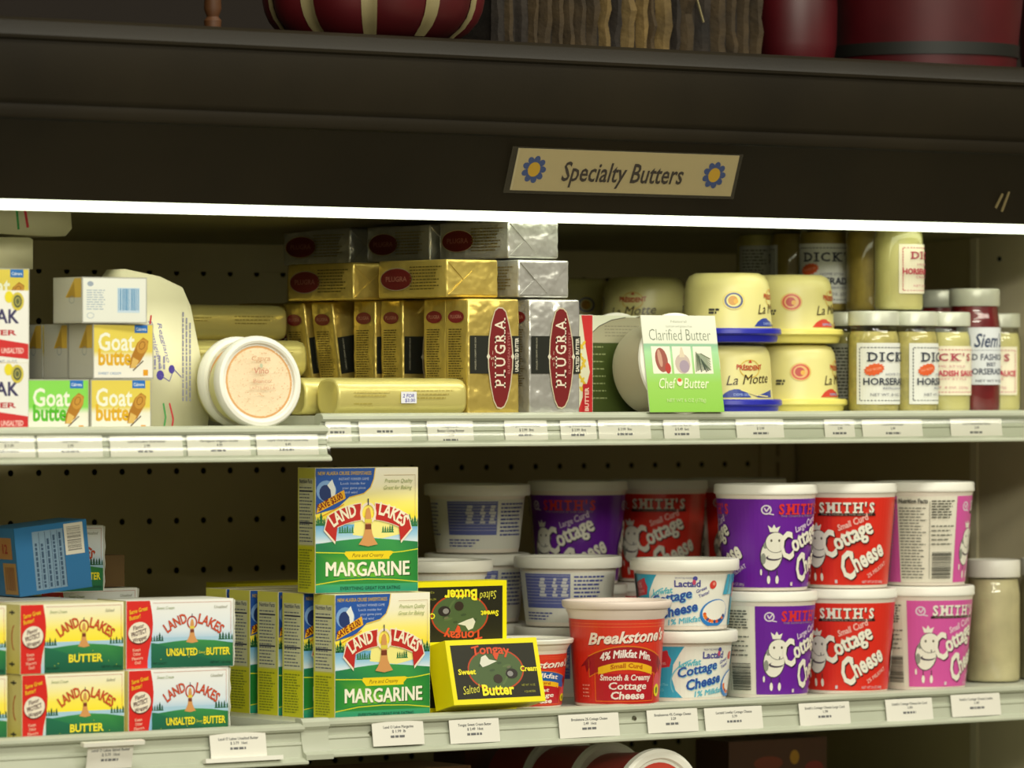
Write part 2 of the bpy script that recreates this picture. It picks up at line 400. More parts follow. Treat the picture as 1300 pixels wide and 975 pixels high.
def art_margarine():
    W, H = 124, 130
    a = Art(W, H); a.grad(0, 0, W, H, [(0, '#3da2cc'), (.5, '#a9d3ea'), (.6, '#ffe83a'), (.72, '#fff27a'), (.86, '#f8f3cf'), (1, '#f8f4e2')])
    a.up(); a.grad(0, 52, W, 71, [(0, '#e2eef2'), (.4, '#a6d2ea'), (1, '#5fa9d6')]); a.poly([(45, 60), (80, 56), (112, 62), (112, 78), (48, 78)], '#f7ee8e')
    a.up(); trees(a, -2, 16, 70, 13, '#2c7440', 5); trees(a, W-12, W+1, 68, 14, '#2c7440', 4); trees(a, 28, 46, 62, 8, '#38804c', 6); trees(a, 80, 94, 62, 8, '#38804c', 5)
    a.up(); a.add([(0, 0), (W, 0), (W, 52), (90, 55), (62, 57), (30, 54.5), (0, 51)], [tuple(range(7))], [lin('#2f8a36')]*2 + [lin('#1f7a44'), lin('#3a9a4c'), lin('#4aa84e'), lin('#2f8f4e'), lin('#1f7a50')])
    a.up(); a.add([(0, 12), (30, 15), (62, 16.5), (94, 15), (W, 12), (W, 44), (94, 41), (62, 40), (30, 41), (0, 42)], [tuple(range(10))], [lin(c) for c in ('#1c7c34', '#3fa032', '#7cc62c', '#3fa032', '#1c7c34', '#1c7c34', '#2f9034', '#3fa032', '#2f9034', '#1c7c34')])
    a.grad(0, 0, W, 9, [(0, '#1d8a72'), (1, '#3aa06a')])
    a.up(); a.line([(0, 42.5), (30, 41.5), (40, 41)], 1.1, '#d8dc2c'); a.line([(90, 41), (105, 42), (W, 44.5)], 1.1, '#d8dc2c'); a.line([(0, 9), (30, 13), (62, 14), (94, 13), (W, 10)], 1, '#d8d42c')
    a.poly([(36, 43), (90, 43), (94, 42), (92, 39.5), (89, 37), (89, 34.5), (40, 34.5), (38, 37), (35, 40)], '#f2d61a'); a.up()
    a.text('Pure and Creamy', 63, 37, 3.8, '#6a4a10', w=38, al='c', shear=.35)
    a.text('MARGARINE', 63.5, 16.5, 14, '#275b20', w=101.5, al='c', bold=.055, warp=lambda x, y: (x, y + abs(x)*.012)); a.up()
    a.text('MARGARINE', 62.8, 17.4, 14, '#f6f3dc', w=100, al='c', bold=.045, warp=lambda x, y: (x, y + abs(x)*.012))
    a.text('EVERYTHING GREAT FOR EATING', 66, 3, 3.4, '#0f4a3a', w=72, al='c', bold=.01)
    a.poly([(0, H), (72, H), (70, 118), (66, 109), (58, 103), (40, 99), (26, 88), (0, 82)], '#2456a8'); a.up()
    a.line([(72, H), (70, 118), (66, 109), (58, 103), (40, 99)], 1, '#f0c832')
    a.ell(13, 106, 12, 11, '#7fa6d8', 16); a.up(); a.ell(12, 104, 7.5, 8.5, '#22386e', 14); a.poly([(14, 112), (20, 118), (24, 108), (23, 99), (19, 99), (18, 107)], '#e6ece8'); a.poly([(4, 92), (16, 98), (20, 95), (8, 86)], '#c9dcea')
    a.text('NEW ALASKA CRUISE SWEEPSTAKES', 3, 122.5, 3.6, '#c9a83c', w=64, bold=.02)
    for i, (t, w_) in enumerate((('INSTANT WINNER GAME', 36), ('Look inside for', 30), ('your game piece', 28), ('and win!', 16))): a.text(t, 28 + i*2, 117-i*4.6, 2.6, '#b9c9e8', w=w_)
    a.up(); a.poly([(1, 83), (3, 92), (34, 107), (36, 98)], '#f0b21e'); a.up(); a.text('SAVE $3.00', 4, 85.5, 6.4, '#7a1e10', w=32, bold=.04, rot=24)
    a.line([(8, 80), (34, 92)], 1, '#e0901a')
    a.text('Premium Quality', 83, 114, 4, '#9aa860', w=34, shear=.35); a.text('Great for Baking', 82, 107, 4, '#9aa860', w=34, shear=.35); a.line([(82, 122), (W-4, 122), (W-4, 80)], .4, '#c9b08a')
    # red banner
    def bn(x, y): 
        t = (x-63)/55; return (x, y - 17*t*t)
    pts = [bn(x, 93) for x in range(15, 55, 4)] + [bn(54, 93), bn(54, 76)] + [bn(x, 76) for x in range(50, 22, -4)] + [(24, 53), (11, 66)]
    pr = [(126-x, y) for x, y in pts]
    for p in (pts, pr):
        cx_, cy_ = sum(q[0] for q in p)/len(p), sum(q[1] for q in p)/len(p)
        a.poly([(cx_+(x-cx_)*1.06, cy_+(y-cy_)*1.09) for x, y in p], '#f4e6cc')
    a.up(); a.poly(pts, '#c02a22'); a.poly(pr, '#c02a22')
    kneeling(a, 63, 50, 1.36, '#f4e4cc')
    a.up(); a.text('LAND', 34.5, 75.8, 12.5, '#f6eccf', w=30, al='c', bold=.04, rot=22, warp=arcw(0, 60)); a.text('LAKES', 91, 76.5, 12.5, '#f6eccf', w=33, al='c', bold=.04, rot=-25, warp=arcw(0, 60))
    return a
def art_marg_side():
    W, H = 38, 130; a = Art(W, H); a.grad(0, 0, W, H, [(0, '#d8d81e'), (.37, '#dada20'), (.38, '#d6d66a'), (1, '#e6e25a')]); a.up()
    a.rect(3, 50, W-4, 119, '#dcdcb4'); a.up(); a.text('Nutrition Facts', 4, 114, 4, '#35405a', w=28, bold=.02)
    nutrition(a, 4, 52, W-5, 111, '#5a6478', .34, 17, (105, 72)); a.micro(4, 4, W-5, 46, 15, '#8f9a1c', th=.5)
    return a
def art_goat(top, word2):
    W, H = 70, 61; a = Art(W, H); a.grad(0, 0, W, H, [(0, '#f1efe6'), (.38, '#ecebd8'), (.5, top), (1, top)]); a.up()
    a.text('Goat', 27, 31.5, 19, '#eef0de', w=42, al='c', bold=.02, sp=.6); a.text('butter', 29, 15.5, 17, word2, w=46, al='c', bold=.035)
    a.text('SWEET CREAM', 6, 4.5, 2.8, '#5f8fc0', w=26); a.rect(58, 3.5, 63.5, 10, '#e2a028')
    a.poly([(48, 51), (63, 51), (63, 59.5), (48, 61)], '#2f74c4'); a.up(); a.text('Cabrera', 49.5, 53.5, 3.4, '#dbe8f4', w=12, bold=.02)
    a.poly([(42, 12), (44, 24), (51, 40), (58, 46), (64, 42), (63, 33), (54, 18), (47, 12)], '#b07a2e'); a.up(); a.ell(57, 36, 6, 8.4, '#c8953f', 18, rot=-25); a.poly([(43, 12), (46, 24), (53, 20), (49, 12)], '#dcb766'); a.line([(46, 9), (58, 20)], 1.2, '#4a3420'); a.up(); a.ring(56.5, 37, 3.4, 4.8, .7, '#8a5220', rot=-25)
    return a
def art_goat_side():
    a = Art(52, 61); a.rect(0, 0, 52, 61, '#b9b9ae'); a.up(); a.poly([(22, 34), (40, 61), (52, 61), (52, 34)], '#c9a640'); a.poly([(24, 34), (38, 55), (40, 34)], '#a8862c'); a.up(); a.ring(34, 31, 5, 5, .8, '#7d8a90', 16); return a
def art_goat_back():
    W, H = 70, 61; a = Art(W, H); a.rect(0, 0, W, H, '#e3e6dc'); a.up(); a.ell(9, 52, 3.4, 3.4, '#9aa6b4', 16); a.micro(5, 17, 27, 45, 9, '#9fb0bf', th=.4); a.ring(9, 10, 4, 4, .6, '#9fb0bf', 16); a.rect(38, 14, 62, 47, '#c3d8e6'); a.up(); a.bars(39, 17, 61, 46, '#4a8ab8'); return a
def art_keller():
    W, H = 122, 66; a = Art(W, H); a.rect(0, 0, W, H, '#e9e9e2'); a.up()
    a.text('CREAMOAK', W-12, 36, 12.5, '#3a3560', w=104, al='r', bold=.03, serif=False); a.text('BUTTER', W-14, 25, 4.6, '#b8333a', w=60, al='r', bold=.03, sp=1)
    a.poly([(0, 12), (60, 19), (85, 21.5), (W, 17), (W, 3), (85, 6), (0, 2)], '#cc2f30'); a.up(); a.text('UNSALTED', W-6, 8.5, 4.6, '#eec5bd', w=26, al='r', bold=.03, shear=.1)
    a.ell(99, 60, 5, 5.5, '#e6d62c', 16); a.ell(109, 56, 7.4, 8.5, '#cfc04a', 20); a.up(); a.ell(109, 56, 5, 6, '#5c6240', 16); a.up(); a.ring(109, 56, 3, 3.8, .8, '#c0b860', 12); a.text('NET WT. 16 OZ', W-14, -0.5, 2.6, '#66708a', w=30, al='r')
    return a
def art_plugra(word):
    W, H = 68, 123; a = Art(W, H); a.rect(2, 44, W, 84, '#2a2c26'); a.up()
    pts = [(38, 9), (43, 8), (47, 10), (51, 17), (55, 32), (57.5, 50), (58, 62), (56.5, 80), (53, 96), (49, 109), (45, 112.5), (40, 113), (35.5, 110), (31, 97), (28, 80), (27, 62), (27.5, 50), (30, 32), (34, 16)]
    cx_, cy_ = 42.5, 61
    a.poly([(cx_+(x-cx_)*1.10, cy_+(y-cy_)*1.03) for x, y in pts], '#cfc3a4'); a.up(); a.poly(pts, '#7e2628'); a.up()
    for x in (26.3, 58.6): a.poly([(x-2.4, 62), (x, 66), (x+2.4, 62), (x, 58)], '#e2dcc4')
    a.text('PLUGRA', 48.5, 29, 13.6, '#efe2cc', w=74, bold=.012, rot=90, serif=True)
    a.text('EUROPEAN STYLE', 55, 44, 3.2, '#c9837c', w=44, rot=90); a.text('~ S ~', 33.5, 52, 4, '#e2cdb0', w=16, rot=90)
    a.text('UNIQUELY CREAMY AND RICH', 10, 48, 2, '#b8b49c', w=34, rot=90); a.text(word + ' BUTTER', 66, 46, 4.2, '#e8e4d0', w=36, bold=.04, rot=90)
    return a
def art_plugra_side():
    W, H = 42, 123; a = Art(W, H); a.ell(21, 104, 14, 6.5, '#7c2226', 24); a.up(); a.text('PLUGRA', 21, 102.4, 3.6, '#b0776a', w=20, al='c', bold=.02); a.micro(8, 30, 34, 92, 24, '#5a4a14', th=.4); return a
def art_ovalside(): # long side of a bar, along its length
    W, H = 123, 42; a = Art(W, H); a.ell(34, 21, 28, 12, '#6c1e20', 28); a.up(); a.ring(34, 21, 29, 13, 1, '#a89878'); a.text('PLUGRA', 34, 18.6, 5.4, '#9c6458', w=38, al='c', bold=.02); a.micro(58, 8, 116, 36, 8, '#6a5a20', th=.35); return a
def art_tongay():
    W, H = 121, 69; a = Art(W, H); a.rect(0, 0, W, H, '#f0e400'); a.up(); a.rect(5.5, 5.5, W-5.5, H-5.5, '#20200c'); a.up(); a.ell(61, 36, 37, 23, '#b8401c', 36); a.up(); a.ell(61, 36, 35.2, 21.4, '#4c6238', 36); a.up()
    for i in range(10): a.ell(40+random.random()*42, 22+random.random()*26, 3+random.random()*3, 1.4, random.choice(('#3c5030', '#5a7040', '#6a6c50')), 9, rot=random.random()*60)
    a.up(); a.poly([(41, 43), (44, 50), (50, 52), (54, 47), (64, 45), (52, 41), (44, 39)], '#dcdccb'); a.ell(81, 31, 8, 5.5, '#2a2420', 14); a.ell(79, 31, 4, 3, '#8c8a88', 10); a.ell(62, 26, 6, 5, '#33291c', 12)
    a.ell(58, 56, 14, 3, '#2f3020', 16); a.up()
    a.text('Tongay', 57, 53.5, 9.6, '#d8502a', w=49, al='c', bold=.05, warp=lambda x, y: (x, y - (x*x)*.004)); a.poly([(60, 54), (68, 54), (64, 46), (61, 48)], '#d8502a')
    a.text('Sweet', 11, 32, 5.6, '#f0e62a', w=23, bold=.045); a.text('Cream', 93, 33, 5.6, '#f0e62a', w=23, bold=.045); a.text('Butter', 60, 9, 11, '#f4ec2a', w=42, al='c', bold=.05); a.text('Salted', 14, 10.5, 8.6, '#d8d44a', w=23, shear=.3, rot=6); a.text('NET WT. 16 OZ.', 92, 17, 2.2, '#a8a83c', w=18); a.text('4 QUARTERS', 94, 10, 2.2, '#a8a83c', w=15)
    return a
def cow(a, x, y, k, mouth='#4a4050', lean=0):
    a.ell(x, y, 12*k, 17*k, '#3a3a34', 22, rot=-6+lean); a.up(); a.ell(x, y, 11*k, 16*k, '#eceadb', 22, rot=-6+lean); a.up()
    a.ell(x-8.5*k, y-4*k, 2.6*k, 6*k, '#8f9488', 10); a.ell(x-5*k, y+11*k, 3*k, 5*k, '#8f9488', 10, rot=-30); a.up()
    a.poly([(x-2*k, y+24*k), (x-4*k, y+31*k), (x, y+28*k), (x+2*k, y+32*k), (x+4*k, y+28*k), (x+8*k, y+30*k), (x+6*k, y+24*k)], '#eceadb'); a.ell(x+4*k, y+13*k, 10.6*k, 11*k, '#4a4a44', 22); a.up(); a.ell(x+4*k, y+13*k, 10*k, 10.4*k, '#eceadb', 22); a.up()
    for d in (-1.5, 6.5): a.ell(x+(d+1)*k, y+15*k, 1.1*k, 1.5*k, '#55503c', 8)
    a.ell(x+2*k, y-3*k, 8*k, 3*k, mouth, 14); a.up(); a.ell(x+3*k, y-2*k, 7*k, 2.3*k, '#eceadb', 14)
    for d in (-3, 6): a.line([(x+d*k, y-16*k), (x+d*k, y-22*k)], .8*k, '#3a3a34'); a.ell(x+d*k, y-26*k, 1.8*k, 4.4*k, '#eceadb', 10)
    a.ell(x-11*k, y-18*k, 1.2*k, 3.4*k, '#eceadb', 8)
def smith_panel(col, c1, kindtxt, smcol, outline):
    a = Art(116, 100); a.ring(11, 88, 5.5, 5.5, 1.5, '#dcd3dc'); a.line([(9, 90), (11, 86), (15, 92)], 1.4, '#dcd3dc'); a.line([(11, 84), (19, 82.5)], 1.2, '#dcd3dc')
    if smcol == '#ece9dc': a.rect(22, 79.2, 86, 82, '#2c1a14'); a.text("SMITH'S", 54.6, 81.6, 11.4, '#2c1a14', w=61, al='c', bold=.07, serif=True); a.up()
    a.text("SMITH'S", 54, 83, 11, smcol, w=60, al='c', bold=.05, serif=True); a.text('THE CHOICE IS THE QUALITY', 54, 79.8, 2, '#a8968a', w=56, al='c')
    cow(a, 17, 37, 1.08)
    a.up(); 
    t1, t2 = kindtxt
    a.text(t1, 45, 62, 6.6, c1, w=16, bold=.035, rot=22, shear=.2); a.text(t2, 62, 68.5, 7.4, c1, w=18, bold=.03, rot=24, shear=.2)
    for d, cc, bb in ((1.2, outline, .05), (0, '#efecdc', .03)):
        a.text('C', 30+d, 31-d, 29, cc, w=17, bold=bb, rot=14, shear=.2); a.text('ottage', 44+d, 40-d, 19, cc, w=45, bold=bb+.01, rot=27, shear=.1)
        a.text('C', 51+d, 6-d, 30, cc, w=17, bold=bb, rot=14, shear=.2); a.text('heese', 65+d, 15-d, 20, cc, w=42, bold=bb+.01, rot=29, shear=.1); a.up()
    a.text('2% MILKFAT', 80, 8, 4.6, c1, w=30, bold=.02, rot=30); a.text('NET WT 24 OZ (680g)', 72, 2, 3, '#d8c8cc', w=30); a.rect(40, 2, 43, 6, '#d8c8cc')
    return a
def art_smith(col, c1, kt, smcol, outline):
    W, H = 320, 100; a = Art(W, H); a.rect(0, 0, W, H, col); a.up(); p = smith_panel(col, c1, kt, smcol, outline)
    a.rect(252, 0, W, H, '#e6e2d0'); a.put(p, 4, 0); a.put(p, 122, 0); a.up(1)
    a.text('Nutrition Facts', 255, 92, 5, '#40423c', w=31, bold=.03); nutrition(a, 255, 4, 286, 88, '#6c6e62', .36, 24); nutrition(a, 290, 74, 317, 96, '#55574c', .5, 7); a.micro(290, 42, 317, 68, 5, '#6a6c60', th=.3); a.up(); a.bars(291, 5, 315, 36, '#4a4c44', True); a.line([(288, 4), (288, 94)], .5, '#6a6c60')
    return a
def art_lactaid():
    W, H = 320, 56; a = Art(W, H); a.rect(0, 0, W, H, '#ecece0'); a.up()
    def face(x0):
        a.poly([(x0, 0), (x0+42, 0), (x0+34, 8), (x0+30, 22), (x0+32, 36), (x0+40, 50), (x0+44, 56), (x0, 56)], '#38a6c8'); a.up(); a.ring(x0+74, 16, 46, 30, 1.6, '#74c4d8', a0=120, a1=200)
        a.poly([(x0+2, 30), (x0+28, 34), (x0+30, 42), (x0+27, 47), (x0+26, 52), (x0+2, 46)], '#c8343c'); a.up(); a.text('100%', x0+5, 40, 5.5, '#e08c8c', w=15, bold=.04, rot=5); a.text('LACTOSE FREE', x0+4, 34.5, 2.6, '#e49c9c', w=20, bold=.02, rot=5)
        for i, t in enumerate(('Easy to', 'Digest', 'Calcium Plus', 'Vitamin D')): a.text(t, x0+4, 25-i*6, 2.8, '#7ad0e0', w=len(t)*1.8, bold=.02)
        a.text('Lowfat', x0+38, 33, 6.4, '#58b8c8', w=25, bold=.03, rot=8, shear=.2); a.text('Lactaid', x0+64, 43, 7, '#4a4a94', w=28, bold=.045); a.text('FROM THE MAKERS OF', x0+65, 51.6, 2, '#8a88a8', w=22); a.ell(x0+86, 52, 2.6, 2.6, '#4a50a8', 12); a.ell(x0+85, 48, 2, 3, '#c84a70', 10)
        a.text('Great', x0+88, 36, 3.4, '#5a5a9c', w=13, bold=.02, rot=22, shear=.2); a.text('Taste!', x0+91, 31, 3.4, '#5a5a9c', w=13, bold=.02, rot=22, shear=.2); a.ell(x0+107, 45, 4.2, 4.8, '#d24038', 14, rot=-30); a.up(); a.ell(x0+108, 46, 1.8, 2, '#e49080', 8)
        for d, cc in ((.8, '#8fc8e0'), (0, '#2a52a4')):
            a.text('Cottage', x0+38+d, 22-d, 10, cc, w=46, bold=.05, rot=12, shear=.25); a.text('Cheese', x0+47+d, 8-d, 10.5, cc, w=44, bold=.05, rot=12, shear=.25); a.up()
        a.text('1% Milkfat', x0+56, 0.8, 6, '#58b8d0', w=38, bold=.035, rot=7, shear=.2)
        a.ell(x0+112, 14, 20, 15, '#2f7ec8', 26, rot=10); a.up(); a.ell(x0+113, 15.5, 18, 12.4, '#f0efe4', 24, rot=10); a.up()
        for i in range(12):
            an = 180+i*15; a.ell(x0+112+14*math.cos(R(an)), 13+8.4*math.sin(R(an)), 2.3, 2, random.choice(('#e87a28', '#e05a2a', '#3a4a84')), 8)
        a.poly([(x0+122, 34), (x0+128, 56), (x0+134, 56), (x0+130, 34)], '#38a6c8'); a.poly([(x0+131, 34), (x0+136, 56), (x0+140, 56), (x0+140, 34)], '#4fb4d0'); a.L -= 4
    face(0); face(142)
    a.up(5); a.rect(286, 0, 352, 56, '#dadcd6'); a.up(); a.rect(288, 20, 322, 54, '#7c86b4'); a.up()
    for r_ in range(9):
        a.rect(289, 52.4-r_*3.6, 321, 52.9-r_*3.6, '#e2e2dc')
    for c_ in (296, 304, 312): a.rect(c_, 24, c_+3.4, 52, '#d6d6d2')
    nutrition(a, 326, 6, 348, 53, '#6a74a8', .5, 13); a.micro(288, 3, 320, 17, 5, '#6a74a8')
    return a
def art_whiteback():      # tub seen from the nutrition side
    W, H = 320, 56; a = Art(W, H); a.rect(0, 0, W, H, '#e0e0d4'); a.up(); x0 = 126
    a.rect(x0, 16, x0+58, 54, '#5d66a8'); a.up()
    for r_ in range(10): a.rect(x0+1, 51.8-r_*3.4, x0+57, 52.2-r_*3.4, '#c9cad2')
    for c_, t in ((22, 9), (38, 6), (48, 8)):
        for q in range(6): a.rect(x0+c_+(q*7 % 3), 29+q*3.5, x0+c_+t-(q*5 % 3), 32+q*3.5, '#cfd0d2')
    a.up(); a.micro(x0, 2, x0+40, 12, 3, '#4a549c', th=.45)
    a.micro(x0+62, 14, x0+100, 53, 9, '#4a549c', th=.45); a.micro(x0-60, 14, x0-10, 53, 9, '#4a549c', th=.4)
    return a
def art_breakstone(small):
    W, H = 305, 92; a = Art(W, H); a.grad(0, 0, W, H, [(0, '#cc2a20'), (.5, '#d2301f'), (1, '#d83c28')]); a.up()
    for x0 in (0, 152):
        c = x0 + 76
        for y in (84, 87.5): a.rect(x0, y, x0+152, y+.7, '#e2683c')
        a.text("Breakstone's", c+5, 66.5, 12, '#7c1a14', w=96, al='c', bold=.04, shear=.35, rot=3); a.up(); a.text("Breakstone's", c+4.4, 67.5, 12, '#f2e2d4', w=95, al='c', bold=.03, shear=.35, rot=3)
        bl = '#1f5fa8' if small else '#a01a24'
        def arc_(y0, y1, x_, col, k=.006):
            n = 12; t = [(c - x_ + 2*x_*i/n, y1 - k*(x_-2*x_*i/n)**2) for i in range(n+1)]; b = [(c - x_ + 2*x_*i/n, y0 - k*(x_-2*x_*i/n)**2) for i in range(n, -1, -1)]
            a.poly(t + b, col)
        arc_(40, 64, 44, '#d8761e'); a.up(); arc_(41.2, 62.6, 43, bl); a.poly([(c-43, 52), (c-56, 40), (c-49, 42), (c-47, 34), (c-40, 44)], '#8c1820'); a.poly([(c+43, 52), (c+56, 40), (c+49, 42), (c+47, 34), (c+40, 44)], '#8c1820'); a.up(); arc_(37.5, 46, 32, '#f0b820')
        a.rect(c-35, 3, c+35, 33 if not small else 34, '#b81c28'); a.line([(c-36, 3), (c-36, 34)], 1, '#e86a24'); a.line([(c+36, 3), (c+36, 34)], 1, '#e86a24'); a.line([(c-36, 3), (c+36, 3)], 1, '#e86a24'); a.up(2)
        a.text('2% Milkfat' if small else '4% Milkfat Min.', c, 51, 8.4, '#f4e8e2', w=58, al='c', bold=.045, shear=.15, warp=lambda x, y: (x, y - .005*x*x)); a.text('Large Curd' if small else 'Small Curd', c, 40, 4.6, '#c06a10', w=36, al='c', bold=.03, warp=lambda x, y: (x, y - .006*x*x))
        a.text('Lowfat' if small else 'Smooth & Creamy', c, 26, 6, '#f0dcd0', w=34 if small else 60, al='c', bold=.045, shear=.12); a.text('Cottage', c+2, 16, 7.6, '#f4e6dc', w=44, al='c', bold=.05, shear=.1); a.text('Cheese', c+2, 5.5, 7.8, '#f4e6dc', w=40, al='c', bold=.05, shear=.1)
        a.ell(c+42, 22, 6, 12, '#d8505a', 18); a.up(); a.ell(c+43, 14, 5.6, 7, '#ecd820', 16); a.up(); a.ell(c+43, 14, 2.6, 4, '#6a7c20', 10); a.micro(c-54, 6, c-42, 22, 4, '#e08070'); a.L -= 6
    return a
def art_president(band, ink, rosette):
    W, H = 295, 56; a = Art(W, H)
    def face(c):
        a.ring(c, 40, 13, 12, 1, '#d8b040'); a.up(); a.text('PRÉSIDENT', c, 38, 6, '#b83c22', w=33, al='c', bold=.04, warp=lambda x, y: (x, y + .006*x*x)); a.poly([(c-2.4, 48), (c+.6, 52), (c+2.6, 48)], '#c8452a')
        a.text('La Motte', c, 20, 12.5, '#40301e', w=56, al='c', bold=0, shear=.35, rot=4, sp=1)
        n = 14; top = [(c-34+68*i/n, 2 + (11 if i < 7 else 8)*math.sin(math.pi*((i % 7.001)/7))**.7) for i in range(n+1)]
        a.poly([(c-34, 2)] + top[:8] + [(c, 2)], band); a.poly([(c-6, 9), (c+10, 5), (c+34, 12), (c+34, 2), (c+10, 2)], band); a.up(); a.line([(c-12, 12), (c+6, 5), (c+26, 3)], 1.6, '#eadf94'); a.text('DEMI-SEL', c-20, 4, 3.2, ink, w=18, bold=.02); a.L -= 2
    def ros(c):
        a.ell(c, 36, 12.4, 12.4, '#d8c060', 28); a.up(); a.ell(c, 36, 11.6, 11.6, rosette[0], 28); a.up(); a.ring(c, 36, 10.6, 10.6, 2.4, rosette[1], 28); a.ell(c-1, 36, 5.6, 6.4, rosette[2], 14); a.up(); a.ell(c+2.4, 35, 2.6, 3.4, '#e0a83a', 10); a.L -= 3
    for q in (0, 147): ros(q+38); face(q+96)
    a.micro(10, 18, 22, 26, 2, '#40403a', th=.7)
    return a
def art_jar(kind_):
    W, H = 88, 74; a = Art(W, H); ink, c2 = ('#2c3444', '#2c3444') if kind_ != 'sauce' else ('#a8304a', '#c0304e')
    if kind_ == 'beet':
        H = 76; a = Art(W, 70); a.rect(0, 0, W, 70, '#d6dade'); a.up(); a.text('Siem\'s', 44, 46, 16, '#283858', w=44, al='c', bold=.02, shear=.3); a.text('OLD FASHIONED', 44, 30, 7.2, '#4a5060', w=74, al='c', bold=.03); a.text('BEET', 44, 22.5, 4.4, '#4a5060', al='c', bold=.04); a.text('HORSERADISH', 44, 12.5, 7, '#3a4254', w=62, al='c', bold=.03); a.text('NET WT 9 OZ', 44, 3, 3, '#4a5060', w=40, al='c', bold=.03); a.line([(14, 42), (74, 42)], .5, '#6a7080'); return a
    if kind_ == 'back':
        a.rect(0, 0, W, H, '#c9cabc'); a.up(); a.micro(6, 4, 40, 70, 16, '#55584c', th=.5); a.micro(46, 4, 82, 70, 16, '#55584c', th=.5); return a
    a.rect(0, 0, W, H, '#e4e6de' if kind_ != 'sauce' else '#ece6cc'); a.up()
    for y in (4, H-6): 
        for i in range(20): a.rect(5+i*4, y, 7.6+i*4, y+1, c2)
    for x in (4, W-5):
        for i in range(16): a.rect(x, 5+i*4, x+1, 7.6+i*4, c2)
    a.text("DICK'S", 44, 52, 10.5, ink, w=62, al='c', bold=.02, serif=True)
    if kind_ != 'sauce':
        pts = []
        for i in range(28):
            r_ = 1 if i % 2 else .82; an = i/28*2*math.pi; pts.append((21+12*r_*math.cos(an), 42+7.6*r_*math.sin(an) + 2*math.cos(an)))
        a.poly(pts, '#dc5c24'); a.up(); a.text('OLD RECIPE', 21, 41, 2.6, '#f0b090', w=17, al='c', rot=10); a.text('HOME STYLE', 48, 35, 2.6, '#70748a', w=28, al='c'); a.text('HORSERADISH', 46, 23.5, 8, '#2c3444', w=74, al='c', bold=.02); a.text('REFRIGERATED', 48, 18, 2.6, '#70748a', w=34, al='c'); a.text('NET WT. 8 OZ. (227g)', 44, 10, 3.2, '#55586a', w=54, al='c')
    else: a.text('HOME STYLE', 44, 42, 3, '#d08a90', w=44, al='c'); a.text('HORSERADISH SAUCE', 44, 29, 8, '#c0304e', w=80, al='c', bold=.05); a.text('CREAMY STYLE', 44, 23, 3, '#d08a90', w=48, al='c'); a.text('NET WT. 8 OZ. (227g)', 44, 10, 3.2, '#c87a84', w=54, al='c')
    return a
def art_clarified():
    W, H = 104, 106; a = Art(W, H); a.grad(0, 0, W, H, [(0, '#8fca4c'), (.30, '#9ad05a'), (.62, '#a9dca4'), (.70, '#8fbf9c'), (.715, '#e4e8d4'), (1, '#e8ead8')]); a.up()
    a.text('Clarified Butter', 52, 78.5, 12.5, '#6f7a62', w=86, al='c', bold=-.012, gap=.1); a.text('Natural', 52, 98, 2.8, '#a0a690', al='c', w=22); a.text('Lactose and gluten free', 52, 93, 2.4, '#a0a690', al='c', w=36)
    for i, (bgc) in enumerate(('#f0ecd8',)*3): a.rect(10+i*29, 42, 36+i*29, 72, bgc)
    a.up(); a.ell(23, 57, 8.6, 13.5, '#9c5548', 18, rot=8); a.ell(31, 48, 4, 6, '#b83a30', 12); a.up(); a.ell(21, 59, 3, 10, '#c99a84', 12, rot=8); a.ell(52, 53, 10.5, 10.8, '#c8b8ac', 20); a.poly([(48, 60), (51, 71), (53, 71), (56, 60)], '#dccfb4'); a.ell(54, 50, 7, 7, '#a898a8', 14)
    for i in range(9): a.line([(70+i*2.4, 44+i % 3), (72+i*1.2, 66-i*1.4)], 1.5, random.choice(('#5c6c50', '#8a967c', '#3f5040')))
    for i in range(5): a.line([(74+i*1, 64), (91, 46+i*3)], 1.3, random.choice(('#6c7a5c', '#9aa68c')))
    a.up(); a.text('Chef', 16, 26, 11, '#e8f0c8', w=24, bold=.01, shear=.3); a.text('Butter', 50, 26, 11, '#e8f0c8', w=36, bold=.01, shear=.3); a.ell(45, 33, 4, 4.4, '#f2ead0', 14); a.up(); a.ell(45, 35, 3, 2.2, '#d8602c', 10); a.text('NET WT 6 OZ (170g)', 52, 11, 3.6, '#d4e8a8', w=54, al='c')
    return a
def art_clarified_back():
    W, H = 104, 106; a = Art(W, H); a.rect(0, 0, W, H, '#3f4c1e'); a.up(); a.rect(0, 76, W, H, '#e2e6cf'); a.up(); a.poly([(0, 76), (8, 84), (22, 94), (40, 101), (60, 104), (W, 104), (W, 76)], '#a5a184'); a.line([(0, 76), (8, 84), (22, 94), (40, 101), (60, 104)], .9, '#3a3a28'); a.up(); a.micro(30, 82, 80, 96, 4, '#86826a', th=.3)
    for i in range(8): a.micro(9, 70-i*8, 30, 73-i*8, 1, '#8a9464', th=.5)
    return a
